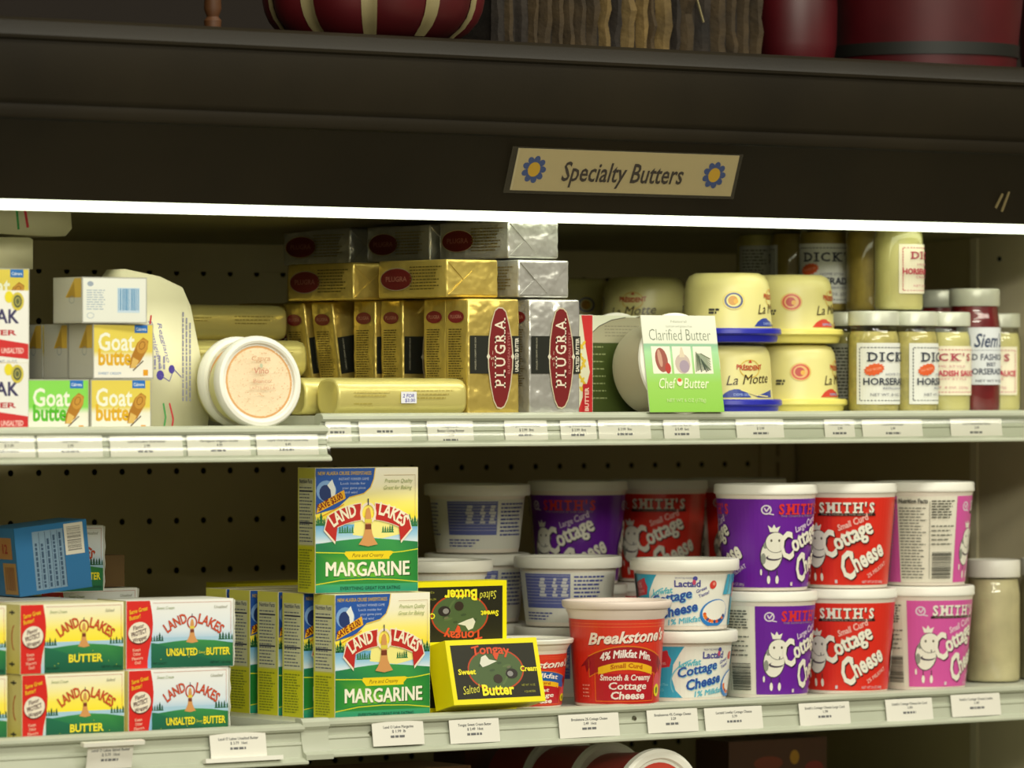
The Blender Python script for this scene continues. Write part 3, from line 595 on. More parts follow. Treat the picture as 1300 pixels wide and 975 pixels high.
def art_wedge():
    W, H = 118, 150; a = Art(W, H)
    a.text('Parmigiano', 32, 110, 5, '#8a88b8', w=50, rot=-72, shear=.3); a.text('Reggiano', 44, 108, 5, '#8a88b8', w=42, rot=-72, shear=.3)
    a.ell(48, 56, 5, 5, '#4a3c98', 10); a.ell(63, 62, 4, 4.4, '#4a3c98', 10); a.line([(48, 56), (60, 50), (66, 62), (76, 54)], .8, '#5a58a0')
    for i in range(3):
        x = 72+i*4.6; a.micro(x+4, 30, x+8, 128, 1, '#8a8a9a', th=.5, vert=True)
    for i in range(4):
        x = 33+i*6; a.micro(x, 62, x+4, 78, 1, '#8a88a8', th=.6, vert=True)
    a.line([(53, 4), (55, 14), (52, 28)], 2, '#3f9a50'); a.line([(63, 2), (65, 12), (60, 28)], 2, '#c8323c'); a.line([(36, 116), (34, 104)], 2, '#c8323c')
    return a
def art_speckle():
    a = Art(80, 80); a.ell(40, 40, 39, 39, '#d8a468', 40); a.up(); a.ell(40, 40, 36.8, 36.8, '#ecd8b4', 40); a.up()
    rr = random.Random(3)
    for i in range(420):
        r_ = 38*math.sqrt(rr.random()); an = rr.random()*6.28; a.ell(40+r_*math.cos(an), 40+r_*math.sin(an), rr.uniform(.3, .9), rr.uniform(.3, .7), rr.choice(('#d8b080', '#e6c69a', '#dca878', '#f2e4c8')), 5)
    a.up(); a.text('Capra', 40, 62, 5, '#c8946c', w=22, al='c', shear=.2); a.text('Vino', 40, 48, 6.4, '#c8876c', w=17, al='c', shear=.2, bold=.01); a.text('Bianco', 40, 38, 4.4, '#cf9c7c', w=20, al='c'); a.text('LATTE BELLA', 40, 31, 3, '#cf9c7c', w=30, al='c'); a.ell(40, 56.5, 1.8, 2.4, '#b8c0a0', 8)
    return a

# ================================================================== the refrigerated case
M_CANOPY = mat('dark_brown_enamel', '#1d180d', .5, bump=.03, bscale=300, mottle=.25, mscale=5, spec=.22)
M_WALL = mat('off_white_liner', '#bcb084', .5, mottle=.10, mscale=4, bump=.02, bscale=25)
M_HOLE = mat('hole_shade', '#101014', .9)  # near-black standing in for the shade inside holes and gaps
M_SHELF = mat('grey_white_enamel', '#c9cdbd', .38, mottle=.05, mscale=10)
M_RAIL = mat('pale_extruded_plastic', '#b8bda9', .30, mottle=.06, mscale=14, spec=.6)
M_WHITE = mat('white_plastic', '#ecebdf', .38, spec=.5)
M_WHITEW = mat('warm_white_plastic', '#ece3d4', .38)
BACK_Y = .60
XL, XR = -1.15, X(1010, BACK_Y)

# back liner: perforated panel with real round holes, near-black sheet behind it in place of shade
t0 = ray(155, BACK_Y)[1]
hx = X(189.7, BACK_Y) - X(155, BACK_Y)
z1_, z3_ = Z(599, 155, BACK_Y), Z(726, 155, BACK_Y)
hz = (z1_ - z3_) / 2
bm = bmesh.new(); bb = bmesh.new()
x_right = X(974, BACK_Y); ztop = Z(343, 155, BACK_Y)
ncol0 = int((X(155, BACK_Y) - XL) / hx)
r_ = 1
rows = [z1_ + hz*k for k in range(-9, 5) if z1_ + hz*k < ztop]
vc = {}
def V(x, z):
    k = (round(x, 5), round(z, 5))
    if k not in vc: vc[k] = bm.verts.new((x, BACK_Y, z))
    return vc[k]
for zc in rows:
    zt = min(zc + hz/2, ztop) if zc != rows[-1] else ztop
    zb = zc - hz/2
    i = -ncol0
    while True:
        xc = X(155, BACK_Y) + i*hx; i += 1
        if xc + hx/2 > x_right: break
        ring = [(xc + .0038*math.cos(R(22.5+45*k)), zc + .0038*math.sin(R(22.5+45*k))) for k in range(8)]
        xa, xb = xc-hx/2, xc+hx/2
        out = [(xb, zt), (xc, zt), (xa, zt), (xa, zc), (xa, zb), (xc, zb), (xb, zb), (xb, zc)]
        ring2 = [(xc + .0038*math.cos(R(45+45*k)), zc + .0038*math.sin(R(45+45*k))) for k in range(8)]
        for k in range(8):
            a_, b_ = out[k], out[(k+1) % 8]
            bm.faces.new((V(*a_), V(*b_), V(*ring2[(k+1) % 8]), V(*ring2[k])))
me = fin(bm, 'wall_back', M_WALL)
xlast = xc - hx/2
wb = struct('wall_back', me)
bm = bmesh.new(); box(bm, XL, xlast, BACK_Y+.012, BACK_Y+.02, rows[0]-hz, ztop); link('dark_backing', fin(bm, 'dark_backing', M_HOLE), wb)
bm = bmesh.new(); box(bm, XL, XR, BACK_Y-.006, BACK_Y+.02, ztop, Z(305, 30, BACK_Y)+.03); link('air_duct_panel', fin(bm, 'air_duct_panel', M_WALL, True, .002), wb)
# slotted upright beside the panel
bm = bmesh.new()
za = rows[0]-hz
xs0, xs1, xs2 = xlast, X(985, BACK_Y)-.0022, X(985, BACK_Y)+.0022
box(bm, xs0, xs1, BACK_Y-.004, BACK_Y+.02, za, ztop); box(bm, xs2, XR-.004, BACK_Y-.004, BACK_Y+.02, za, ztop)
k = za
while k < ztop: box(bm, xs1, xs2, BACK_Y-.004, BACK_Y+.0, k, k+.007); k += .026
up = link('slotted_upright', fin(bm, 'slotted_upright', M_WALL), wb); up['label'] = 'plain upright strip with a column of narrow slots'
box_ = box_mesh('gap_shade_strip', M_HOLE, XR-.006, XR+.01, BACK_Y+.005, BACK_Y+.02, za, ztop); link('gap_shade_strip', box_, wb)  # dark strip painted in place of the shade in the corner gap
# right end panel, in two sheets with a raised joint
YS = .30
def find_y(px, x):
    lo, hi = -.3, .8
    for _ in range(50):
        m_ = (lo+hi)/2
        if X(px, m_) < x: lo = m_
        else: hi = m_
    return lo
YS = find_y(1239, XR)
ztp = Z(305, 30, BACK_Y)+.03
ws = struct('wall_right', box_mesh('wall_right', M_WALL, XR, XR+.03, YS, BACK_Y+.02, za, ztp))
link('front_sheet', box_mesh('front_sheet', mat('liner_front', '#d6ccaa', .5, mottle=.1, mscale=5), XR-.002, XR+.03, -.06, YS, za, ztp, .001), ws)
link('joint_strip', box_mesh('joint_strip', mat('joint_white', '#ddd5b4', .4), XR-.004, XR, YS-.006, YS+.006, za, ztp, .001), ws)
link('plug_hole', lathe_mesh('plug_hole', M_HOLE, [(0, 0), (3, 0), (3, 1.5), (0, 1.5)], 12, M=Matrix.Translation((XR-.002, find_y(1271, XR), Z(328, 1271, .2))) @ Matrix.Rotation(R(-90), 4, 'Y')), ws)

struct('wall_left', box_mesh('wall_left', M_WALL, XL-.03, XL, -.06, BACK_Y+.02, za, ztp))
# sloping ceiling inside the case
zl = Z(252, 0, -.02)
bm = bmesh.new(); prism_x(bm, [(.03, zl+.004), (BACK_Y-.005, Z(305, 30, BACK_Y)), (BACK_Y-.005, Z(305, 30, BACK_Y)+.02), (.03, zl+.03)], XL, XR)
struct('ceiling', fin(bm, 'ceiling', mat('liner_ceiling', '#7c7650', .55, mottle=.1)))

# dark canopy over the opening
XE = 1.15
def zc0(py, Y): return Z(py, 0, Y)
prof = [(-.016, zl), (-.019, zl), (-.0205, zl+.002), (-.047, zc0(152, -.047)), (-.049, zc0(150, -.05)), (-.054, zc0(148, -.054)), (-.0555, zc0(144, -.0555)), (-.0555, zc0(130, -.056)), (-.058, zc0(127, -.058)),
        (-.060, zc0(122, -.06)), (-.063, zc0(49, -.063)), (-.0665, zc0(46, -.0665)), (-.0672, zc0(42, -.0672)), (-.0655, zc0(38, -.066)), (-.064, zc0(24, -.064)), (-.060, zc0(20.5, -.06)), (-.052, zc0(20, -.05))]
ztopc = prof[-1][1]
prof += [(.55, ztopc), (.55, ztopc-.02), (-.035, ztopc-.02), (-.03, zl+.06), (-.0175, zl+.006)]
bm = bmesh.new(); prism_x(bm, prof, XL, XE)
can = link('case_canopy', fin(bm, 'case_canopy', M_CANOPY, True))
tag(can, 'long dark brown ribbed metal canopy above the lit opening', 'canopy')
# scuffs of bare metal on the canopy
M_SCUFF = mat('bare_metal_scuff', '#6e6240', .5)
for px, py, hgt, lean in ((1268, 255, .018, 20), (1276, 256, .024, 12)):
    o = link('scuff_mark', box_mesh('scuff_mark', M_SCUFF, -.0012, .0012, -.0008, .0008, -hgt/2, hgt/2), can)
    Yq = -.0205 - .0265*((Z(py, px, -.03)-zl)/(prof[3][1]-zl)); o.location = (X(px, Yq), Yq-.0005, Z(py, px, Yq)); o.rotation_euler = (R(17), R(lean), 0)

# fluorescent tube under the canopy lip
m = bpy.data.materials.new('lit_tube'); m.use_nodes = True
b = m.node_tree.nodes['Principled BSDF']; b.inputs['Base Color'].default_value = (1, 1, 1, 1); b.inputs['Emission Color'].default_value = (.94, 1, .74, 1); b.inputs['Emission Strength'].default_value = TUBE
bm = bmesh.new(); bmesh.ops.create_cone(bm, cap_ends=True, segments=14, radius1=.012, radius2=.012, depth=2.1)
bmesh.ops.transform(bm, matrix=Matrix.Rotation(R(90), 4, 'Y'), verts=bm.verts[:])
tb = bpy.data.objects.new('light_tube', None); COL.objects.link(tb); TY = .004
tb.location = (.03, TY, Z(266.5, 0, TY)+.012); tag(tb, 'glowing white fluorescent tube along the canopy lip', 'lamp')
link('glass_tube', fin(bm, 'glass_tube', m, 'all'), tb)
bm = bmesh.new(); prism_x(bm, [(-.006, .0135), (.012, .0135), (.019, .006), (.022, -.006), (.0235, -.006), (.0205, .007), (.0128, .015), (-.006, .015)], -1.05, 1.05)
link('added_tube_shield', fin(bm, 'added_tube_shield', M_WHITE), tb)  # unseen shield added behind the tube to keep the rear cavity dark
for s in (-1, 1):
    e = link('end_cap', box_mesh('end_cap', M_WHITE, -.012, .012, -.014, .014, -.014, .014, .002), tb); e.location = (s*1.062, 0, 0)

# ------------------------------------------------------------------ shelves
def shelf(name, label, x0, x1, ztop_, yf, depth, rail, drop=.004, clear=True, end=None):
    t = bpy.data.objects.new(name, None); COL.objects.link(t); t.location = ((x0+x1)/2, yf, ztop_); tag(t, label, 'shelf')
    h = (x1-x0)/2
    link('deck', box_mesh('deck', M_SHELF, -h+.002, h-.002, .004, depth, -.022, -drop), t)
    k = rail
    pr = [(.006, -drop), (.003, -.001), (-.001, 0), (-.006, -.0005), (-.009, -.003), (-.0095, -.006), (-.0075, -.0085), (-.004, -.0092), (-.0048, -k*.45), (-.0062, -k*.46), (-.0068, -k*.52), (-.0058, -k*.55), (-.0085, -k+.0075), (-.013, -k+.006), (-.0165, -k+.003), (-.0165, -k+.001), (-.014, -k), (.0, -k+.001), (.006, -.022)]
    bm = bmesh.new(); prism_x(bm, pr, -h, h); link('price_rail', fin(bm, 'price_rail', M_RAIL, True), t)
    if clear:
        bm = bmesh.new(); ribbon_x(bm, [(-.0075, -.008), (-.0105, -.012), (-.0135, -k*.5), (-.0155, -k+.010), (-.0158, -k+.006)], -h+.001, h-.001)
        link('clear_cover', fin(bm, 'clear_cover', M_CLEAR, 'all'), t)
    return t
zUR = Z(523.5, 650, 0); zUL = Z(541, 200, -.012); zLR = Z(912, 400, 0); zLL = Z(927, 190, -.002)
xj = X(410, -.012); xj2 = X(380, 0)
shelf('wire_shelf_left' if 0 else 'display_shelf', 'upper shelf section on the left, sitting lower with shiny clear price strip', XL, xj, zUL, -.012, .50, .037, .008)
shelf('display_shelf', 'upper shelf section on the right, carrying the foil bars and jars', xj+.002, XR-.004, zUR, .0, .50, .036, .003)
shelf('display_shelf', 'lower shelf section on the left, carrying the butter cartons', XL, xj2-.001, zLL, -.002, .52, .042, .009, False)
lr = shelf('display_shelf', 'lower shelf section on the right, carrying cottage cheese tubs', xj2+.001, XR-.004, zLR, .0, .52, .040, .004, False)
bm = bmesh.new(); prism_x(bm, [(.003, .0008), (-.007, .0008), (-.0105, -.003), (-.0108, -.0075), (-.0075, -.0115), (-.0085, -.022), (-.012, -.033), (-.0175, -.036), (-.0175, -.041), (.003, -.041)], -.017, .017); o = link('rail_joiner', fin(bm, 'rail_joiner', M_RAIL, True), lr); o.location = (X(394, 0) - lr.location.x, 0, 0)
M_METAL = mat('small_steel_screw', '#9a9a88', .3, 1)
for px, py in ((413, 932), (470, 932), (805, 912)):
    o = link('rail_screw', lathe_mesh('rail_screw', M_METAL, [(0, 2.4), (2, 2), (3, 0), (0, 0)], 12, M=Matrix.Rotation(R(90), 4, 'X')), lr); o.location = (X(px, -.005)-lr.location.x, -.005, Z(py, px, -.005)-zLR)
zB = EYE - .505
shelf('display_shelf', 'bottom shelf mostly below the frame under the lower shelf', XL, XR-.004, zB, -.06, .62, .042, .004, False)
dUL, dUR, dLL, dLR, dB = zUL-.008, zUR-.003, zLL-.009, zLR-.004, zB-.004

# ================================================================== package kinds
def scaled(fn, art, W, H): return lambda x, y, o: fn(x*W/art.w, y*H/art.h, o)
def carton(key, name, cat, W, D, H, body, front=None, left=None, top=None, bev=.8, m=None, extra=()):
    parts = [(name + '_body' if 0 else 'carton_body', box_mesh('carton_body', body, -W/2000, W/2000, -D/2000, D/2000, 0, H/1000, bev/1000), None)]
    i = bev*.6
    def shrink(f): return f
    if front: parts.append(('front_print', front.mesh('front_print', m or M_PRINT, scaled(lambda x, y, o: (x-W/2, -D/2-o, y), front, W, H), clip=(i*front.w/W, front.w*(1-i/W), i*front.h/H, front.h*(1-i/H))), 0))
    if left: parts.append(('side_print', left.mesh('side_print', m or M_PRINT, scaled(lambda x, y, o: (-W/2-o, D/2-x, y), left, D, H), clip=(i*left.w/D, left.w*(1-i/D), i*left.h/H, left.h*(1-i/H))), 0))
    parts += list(extra)
    kind(key, name, cat, parts, (W/1000, D/1000, H/1000))
C_CREAM = mat('cream_card', '#e9e2b4', .5); C_WHITE = mat('white_card', '#e9e9de', .5); C_YEL = mat('yellow_card', '#e8df22', .5); C_SIL = mat('silver_wrap', '#b9b9ae', .35, .3)
C_GREENTOP = mat('green_card', '#2c6e3c', .5)
end_ = art_butter_end()
carton('salted', 'butter_carton', 'butter carton', 121, 66, 69, C_CREAM, art_butter(False), end_)
# torn tuck flap on the unsalted carton's right end
def flap_mesh():
    bm = bmesh.new(); v = [(60.5, -33, 1), (60.5, 33, 1), (60.5, 33, 68), (60.5, -33, 68)]
    pts = [(-33, 1), (-35.2, 10), (-34, 20), (-36, 28), (-34.4, 38), (-36.4, 47), (-34.5, 56), (-35.6, 68)]
    a_ = [bm.verts.new((.0605, y*.001, z*.001)) for y, z in pts]; b_ = [bm.verts.new((.0612, y*.001, z*.001)) for y, z in pts]
    c_ = [bm.verts.new((.0605, -.031, z*.001)) for y, z in pts]; d_ = [bm.verts.new((.0612, -.031, z*.001)) for y, z in pts]
    for i in range(7):
        bm.faces.new((a_[i], a_[i+1], b_[i+1], b_[i])); bm.faces.new((a_[i], c_[i], c_[i+1], a_[i+1])); bm.faces.new((b_[i], b_[i+1], d_[i+1], d_[i]))
    return fin(bm, 'end_flap', C_WHITE)
carton('unsalted', 'butter_carton', 'butter carton', 121, 66, 69, C_WHITE, art_butter(True), end_, extra=[('end_flap', flap_mesh(), 0)])
carton('marg', 'margarine_carton', 'margarine carton', 122, 38, 130, C_CREAM, art_margarine(), art_marg_side())
carton('goat_y', 'goat_butter_carton', 'butter packet', 72, 45, 55, C_SIL, art_goat('#e2cf5a', '#dfae2a'), art_goat_side(), m=M_PRINTG, bev=2)
carton('goat_g', 'goat_butter_carton', 'butter packet', 72, 45, 55, C_SIL, art_goat('#8ad85a', '#58b82e'), art_goat_side(), m=M_PRINTG, bev=2)
carton('goat_b', 'goat_butter_carton', 'butter packet', 74, 60, 46, C_SIL, art_goat_back(), art_goat_side(), m=M_PRINTG, bev=2)
carton('keller', 'butter_carton', 'butter carton', 122, 66, 71, C_WHITE, art_keller(), None)
tg = art_tongay(); tgf = Art(121, 69); tgf.put(tg, 121, 69, 1, 180)
M_YEL = mat('lemon_card', '#f2e800', .4)
carton('tongay', 'butter_carton', 'butter carton', 121, 33, 69, M_YEL, tg, None); carton('tongay_flip', 'butter_carton', 'butter carton', 121, 33, 69, M_YEL, tgf, None)
bl = Art(84, 70); bl.rect(0, 0, 84, 70, '#2670a6'); bl.up(); bl.rect(20, 4, 56, 64, '#7f9cb4'); bl.up(); 
for c_ in range(5): bl.micro(21+c_*7, 6, 26+c_*7, 62, 1, '#34506c', th=.5, vert=True); bl.line([(27.6+c_*7, 5), (27.6+c_*7, 63)], .5, '#2c4460')
bl.rect(57, 36, 79, 68, '#d8d4c4'); bl.up(); bl.bars(60, 40, 76, 65, '#77736c', True)
bs = Art(60, 70); bs.rect(0, 0, 60, 70, '#3a80b4'); bs.up(); bs.rect(20, 38, 52, 60, '#c08a50'); bs.rect(30, 2, 58, 34, '#c49858'); bs.up(); bs.bars(34, 6, 54, 30, '#8a4a30'); bs.text('12', 32, 44, 9, '#a8302a', bold=.03)
carton('bluebox', 'blue_carton', 'butter carton', 84, 60, 70, mat('blue_card', '#24709f', .5), bl, bs)
carton('plainbrown', 'brown_packet', 'packet', 30, 20, 34, mat('brown_card', '#6e5430', .6), None, None)

# foil bars -------------------------------------------------------------------------------------
M_GOLD = mat('gold_foil', '#dcc468', .30, .62, bump=1.0, bscale=42, detail=2)
M_SILV = mat('silver_foil', '#d2d2cc', .26, .62, bump=1.0, bscale=44, detail=2)
M_GOLDF = mat('gold_foil_smooth', '#c9a83c', .34, .7, bump=.2, bscale=30)
def foil_block(W, D, H, m, seed, name='foil_wrap', amp=.7):
    rr = random.Random(seed); bm = bmesh.new(); box(bm, -W/2, W/2, -D/2, D/2, 0, H)
    bmesh.ops.bevel(bm, geom=bm.edges[:], offset=2.4, segments=2, affect='EDGES', profile=.6)
    bmesh.ops.subdivide_edges(bm, edges=[e for e in bm.edges if e.calc_length() > 14], cuts=5, use_grid_fill=True)
    for v in bm.verts:
        k = min(1, (v.co.z) / 6) if v.co.z < 6 else 1
        v.co.x += rr.uniform(-amp, amp)*k*.8; v.co.y += rr.uniform(-amp, amp)*k*.8
    for v in bm.verts: v.co *= .001
    return fin(bm, name, m, 'all')
def fold_mesh(W, H, Yf, name='end_fold', m=None, inv=False):
    """envelope folds of foil on a bar's end: triangular flaps proud of the end"""
    bm = bmesh.new()
    tri = [[(-W/2+2, H-3), (W/2-2, H-3), (W*.05, H*.12)], [(-W/2+2, 3), (W/2-2, 3), (-W*.02, H*.7)]][::-1 if inv else 1]
    for k, t in enumerate(tri):
        o = -.5 - k*.8
        a_ = [bm.verts.new((x/1000, (Yf+o)/1000, z/1000)) for x, z in t]; b_ = [bm.verts.new((x/1000, (Yf+.2)/1000, z/1000)) for x, z in t]
        bm.faces.new(a_)
        for i in range(3): bm.faces.new((a_[i], b_[i], b_[(i+1) % 3], a_[(i+1) % 3]))
    return fin(bm, name, m)
M_PFOIL = print_mat('printed_foil', .32, .15)
side_p, oval_p = art_plugra_side(), art_ovalside()
for key, m, wd in (('bar_gold', M_GOLD, 'UNSALTED'), ('bar_silver', M_SILV, 'SALTED')):
    W, D, H = 68, 40, 123; ap = art_plugra(wd)
    kind(key, 'foil_butter_bar', 'butter bar', [('foil_wrap', foil_block(W, D, H, m, 3 if m is M_GOLD else 5), None),
        ('front_print', ap.mesh('front_print', M_PFOIL, lambda x, y, o: (x-34, -20.9-o, y)), 0), ('side_print', side_p.mesh('side_print', M_PFOIL, lambda x, y, o: (-34.8-o, 21-x, y)), 0)], (.068, .040, .123))
    W, D, H = 68, 123, 40
    kind(key+'_end', 'foil_butter_bar', 'butter bar', [('foil_wrap', foil_block(W, D, H, m, 8 if m is M_GOLD else 11, amp=.5), None),
        ('end_fold', fold_mesh(W, H, -61.9, m=m, inv=m is M_SILV), 0), ('side_print', oval_p.mesh('side_print', M_PFOIL, lambda x, y, o: (-34.7-o, 61.5-x, y*.95)), 0)], (.068, .123, .040))

# foil rolls -------------------------------------------------------------------------------------
def roll_mesh(L, r, m, name='roll_wrap', seed=1, n=20):
    rr = random.Random(seed); bm = bmesh.new()
    prof_ = [(0, 3), (r*.45, 2.2), (r*.8, .8), (r*.93, 0), (r*.99, 3.5), (r, 10)] + [(r*(1+rr.uniform(-.015, .015)), 10+(L-20)*i/8) for i in range(1, 8)] + [(r, L-10), (r*.99, L-3.5), (r*.93, L), (r*.8, L-.8), (r*.45, L-2.2), (0, L-3)]
    lathe(bm, prof_, n, sq=1.2)
    bmesh.ops.transform(bm, matrix=Matrix.Translation((-L/2, 0, r)) @ Matrix.Rotation(R(90), 4, 'Y'), verts=bm.verts[:])
    for v in bm.verts: v.co *= .001
    return fin(bm, name, m, 'all')
M_ROLL = mat('pale_gold_wrap', '#d8cd7c', .30, .35, bump=.15, bscale=40)
ra = Art(150, 30); ra.micro(12, 15, 60, 22, 2, '#b8a850', th=.35); ra.micro(88, 12, 140, 24, 3, '#a89848', th=.3); ra.micro(12, 3, 40, 9, 2, '#b8a850', th=.4)
rs = Art(20, 12); rs.rect(0, 0, 20, 12, '#e4e6ee'); rs.up(); rs.text('2 FOR', 2, 6, 3.6, '#5a58a8', w=15, bold=.02, shear=.2); rs.text('$3.00', 5, 1.4, 3.4, '#5a58a8', w=13, bold=.02)
def on_roll(r): return lambda x, y, o: (x-75, -(r*1.02+.6+o)*math.cos((y-15)/r*.9 ), r + (r*1.02+.6+o)*math.sin((y-15)/r*.9))
kind('roll', 'butter_roll', 'butter roll', [('roll_wrap', roll_mesh(166, 19.5, M_ROLL), None), ('print', ra.mesh('print', M_PFOIL, on_roll(19.5)), 0)], (.166, .039, .039))
kind('roll_sticker', 'butter_roll', 'butter roll', [('roll_wrap', roll_mesh(166, 19.5, M_ROLL, seed=4), None), ('print', ra.mesh('print', M_PFOIL, on_roll(19.5)), 0), ('price_sticker', rs.mesh('price_sticker', M_PAPER, lambda x, y, o: (x-4, -20.9-o, y+13)), 0)], (.166, .039, .039))

# round tubs -------------------------------------------------------------------------------------
def az(pxc, frac): return -(math.degrees(TH) + math.degrees(math.atan((pxc-650)/F_PX))) + math.degrees(math.asin(max(-1, min(1, frac))))
def spin(pxc, frac, x, W, r): return az(pxc, frac) - math.degrees((x - W/2)/r)
def tub_kind(key, name, cat, cup, lid, art, r0, r1, h0, h1, m_cup, m_lid, yscale=1, extra=(), step=5):
    fn0 = on_cup(r0+.15, r1+.15, h0, h1, art.w)
    fn = lambda x, y, o: fn0(x, y*(h1-h0)/art.h, o)
    parts = [('cup', lathe_mesh('cup', m_cup, cup, 56), None), ('lid', lathe_mesh('lid', m_lid, lid, 56), None), ('wrap_print', art.mesh('wrap_print', M_PRINTG, fn, step=step), 0)]
    kind(key, name, cat, parts + list(extra))
smith_cup = [(0, 1.5), (42, 1.5), (44.5, 0), (46, .6), (46.4, 3), (55.2, 103), (55.6, 104), (56, 108), (53, 110), (0, 110)]
smith_lid = [(0, 113.4), (50, 113.4), (51.5, 117.4), (54, 118), (56.6, 117.6), (57.6, 116), (57.6, 110), (58, 108.5), (57.4, 107), (56.2, 107), (56.2, 111), (0, 112)]
for key, col, c1, kt, sm, ol in (('purple', '#6a1f9c', '#d9c4e0', ('Large', 'Curd'), '#d8322c', '#1e0a2c'), ('red', '#dc2f20', '#f0b8ae', ('Small', 'Curd'), '#ece9dc', '#2c0c08'), ('pink', '#d459a4', '#f0c8dc', ('Small', 'Curd'), '#ece9dc', '#3c1230')):
    tub_kind('smith_'+key, 'cottage_cheese_tub', 'tub', smith_cup, smith_lid, art_smith(col, c1, kt, sm, ol), 46.7, 55.1, 4, 102, M_WHITEW, M_WHITE)
lac_cup = [(0, 1.5), (42, 1.5), (45, 0), (46.6, 1), (47, 4), (53.6, 62), (54.2, 63), (55.4, 68), (53, 70), (0, 70)]
lac_lid = [(0, 73), (50, 73), (52, 77), (56, 77.8), (59.4, 77.2), (60.4, 75.6), (60.2, 66), (59.6, 65), (57.6, 65), (57.4, 70), (0, 71)]
tub_kind('lactaid', 'cottage_cheese_tub', 'tub', lac_cup, lac_lid, art_lactaid(), 47.2, 53.4, 5, 61, M_WHITEW, M_WHITE)
tub_kind('whiteback', 'cottage_cheese_tub', 'tub', lac_cup, lac_lid, art_whiteback(), 47.2, 53.4, 5, 61, M_WHITEW, M_WHITE)
M_PINKW = mat('pinkish_white_plastic', '#ecdcd0', .38)
bk_cup = [(0, 1.5), (41, 1.5), (43.5, 0), (45, .8), (45.4, 3), (51.8, 95), (52.6, 96), (53.4, 99), (55.2, 103), (55.6, 107), (53, 108), (0, 108)]
bk_lid = [(0, 109.5), (52, 109.5), (54, 113.4), (57, 114), (59.4, 113.4), (60, 112), (59.2, 107), (57.8, 105.4), (56.4, 105.4), (56.2, 108.4), (0, 108.6)]
tub_kind('break', 'cottage_cheese_tub', 'tub', bk_cup, bk_lid, art_breakstone(False), 45.5, 51.7, 3.5, 94, M_PINKW, M_PINKW)
bs_cup = [(r*.93, z*.65) for r, z in bk_cup]; bs_lid = [(r*.93, z*.65) for r, z in bk_lid]
tub_kind('break_small', 'cottage_cheese_tub', 'tub', bs_cup, bs_lid, art_breakstone(True), 42.4, 48.1, 2.5, 58, M_WHITEW, M_WHITE)
M_PRES = mat('pale_yellow_plastic', '#ddd58c', .35); M_BLUE = mat('royal_blue_plastic', '#2026a8', .32); M_LEM = mat('yellow_plastic', '#e6db72', .35)
pr_cup = [(50.5, 14), (49.8, 18), (47.2, 60), (45.6, 68), (42, 74), (35, 77.2), (0, 78)]
pr_lid = [(0, 0), (52, 0), (55, 1), (56.2, 4), (56.6, 8), (59.6, 9), (60.6, 10.4), (60.2, 14.6), (58.6, 16), (50, 16), (0, 16)]
for key, band, ml, ro in (('pres_blue', '#34489c', M_BLUE, ('#e2d88c', '#5a6288', '#c89038')), ('pres_red', '#cc4434', M_LEM, ('#e0b070', '#cc5a40', '#b83a2c'))):
    tub_kind(key, 'spread_tub', 'tub', pr_cup, pr_lid, art_president(band, '#9cb0e0', ro), 50.1, 47.1, 16.5, 63, M_PRES, ml)

# jars -------------------------------------------------------------------------------------
def jar_kind(key, r, H, content, lab, m_lid, lab_w=88, z0=10, z1=79, contents_top=.80):
    g = [(0, .4), (r-3, .4), (r-.8, 1.6), (r, 4.5), (r, H*.72), (r-.8, H*.765), (r-2.4, H*.80), (r-2.8, H*.84), (r-2.6, H*.87), (0, H*.87)]
    c = [(0, 2), (r-3, 2), (r-1.6, 4), (r-1.3, 6), (r-1.3, H*.71), (r-2, H*.755), (r-3.6, H*contents_top), (0, H*contents_top)]
    l = [(0, H-1.2), (r-4, H-1.2), (r-2.6, H), (r-1.2, H-.6), (r-.6, H-2), (r-.5, H*.865), (r-1.2, H*.858), (0, H*.872)]
    fn0 = on_cup(r+.2, r+.2, z0, z1, lab.w*lab_w/88)
    fn = lambda x, y, o: fn0(x*lab_w/88, y*(z1-z0)/lab.h, o)
    kind(key, 'glass_jar', 'jar', [('glass', lathe_mesh('glass', M_GLASS, g, 40), None), ('contents', lathe_mesh('contents', content, c, 36), None), ('lid', lathe_mesh('lid', m_lid, l, 40), None), ('paper_label', lab.mesh('paper_label', M_PAPER, fn, step=4), None)])
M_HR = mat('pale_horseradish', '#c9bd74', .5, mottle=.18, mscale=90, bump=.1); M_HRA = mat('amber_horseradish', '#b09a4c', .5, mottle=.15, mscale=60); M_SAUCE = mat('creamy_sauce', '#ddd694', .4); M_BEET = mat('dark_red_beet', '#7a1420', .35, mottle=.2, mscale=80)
M_PICK = mat('milky_contents', '#cfc6a0', .5, mottle=.12, mscale=40, bump=.1)
M_JLID = mat('dull_white_tin', '#c9ccba', .3, .15, bump=.1, bscale=60)
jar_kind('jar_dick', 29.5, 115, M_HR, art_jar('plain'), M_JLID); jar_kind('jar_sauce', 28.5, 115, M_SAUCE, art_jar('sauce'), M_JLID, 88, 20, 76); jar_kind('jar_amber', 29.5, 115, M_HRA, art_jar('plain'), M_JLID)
jar_kind('jar_back', 29, 115, M_HR, art_jar('back'), M_JLID); jar_kind('jar_beet', 30, 143, M_BEET, art_jar('beet'), M_JLID, 88, 32, 98, .87)
pk = Art(88, 74); pk.rect(0, 0, 88, 74, '#7c3a68'); pk.up(); pk.rect(2, 2, 86, 72, '#b9b8a4'); pk.up(); pk.micro(6, 6, 82, 68, 14, '#55574c')
jar_kind('jar_big', 32, 143, M_PICK, pk, M_WHITE, 60, 42, 96, .84)

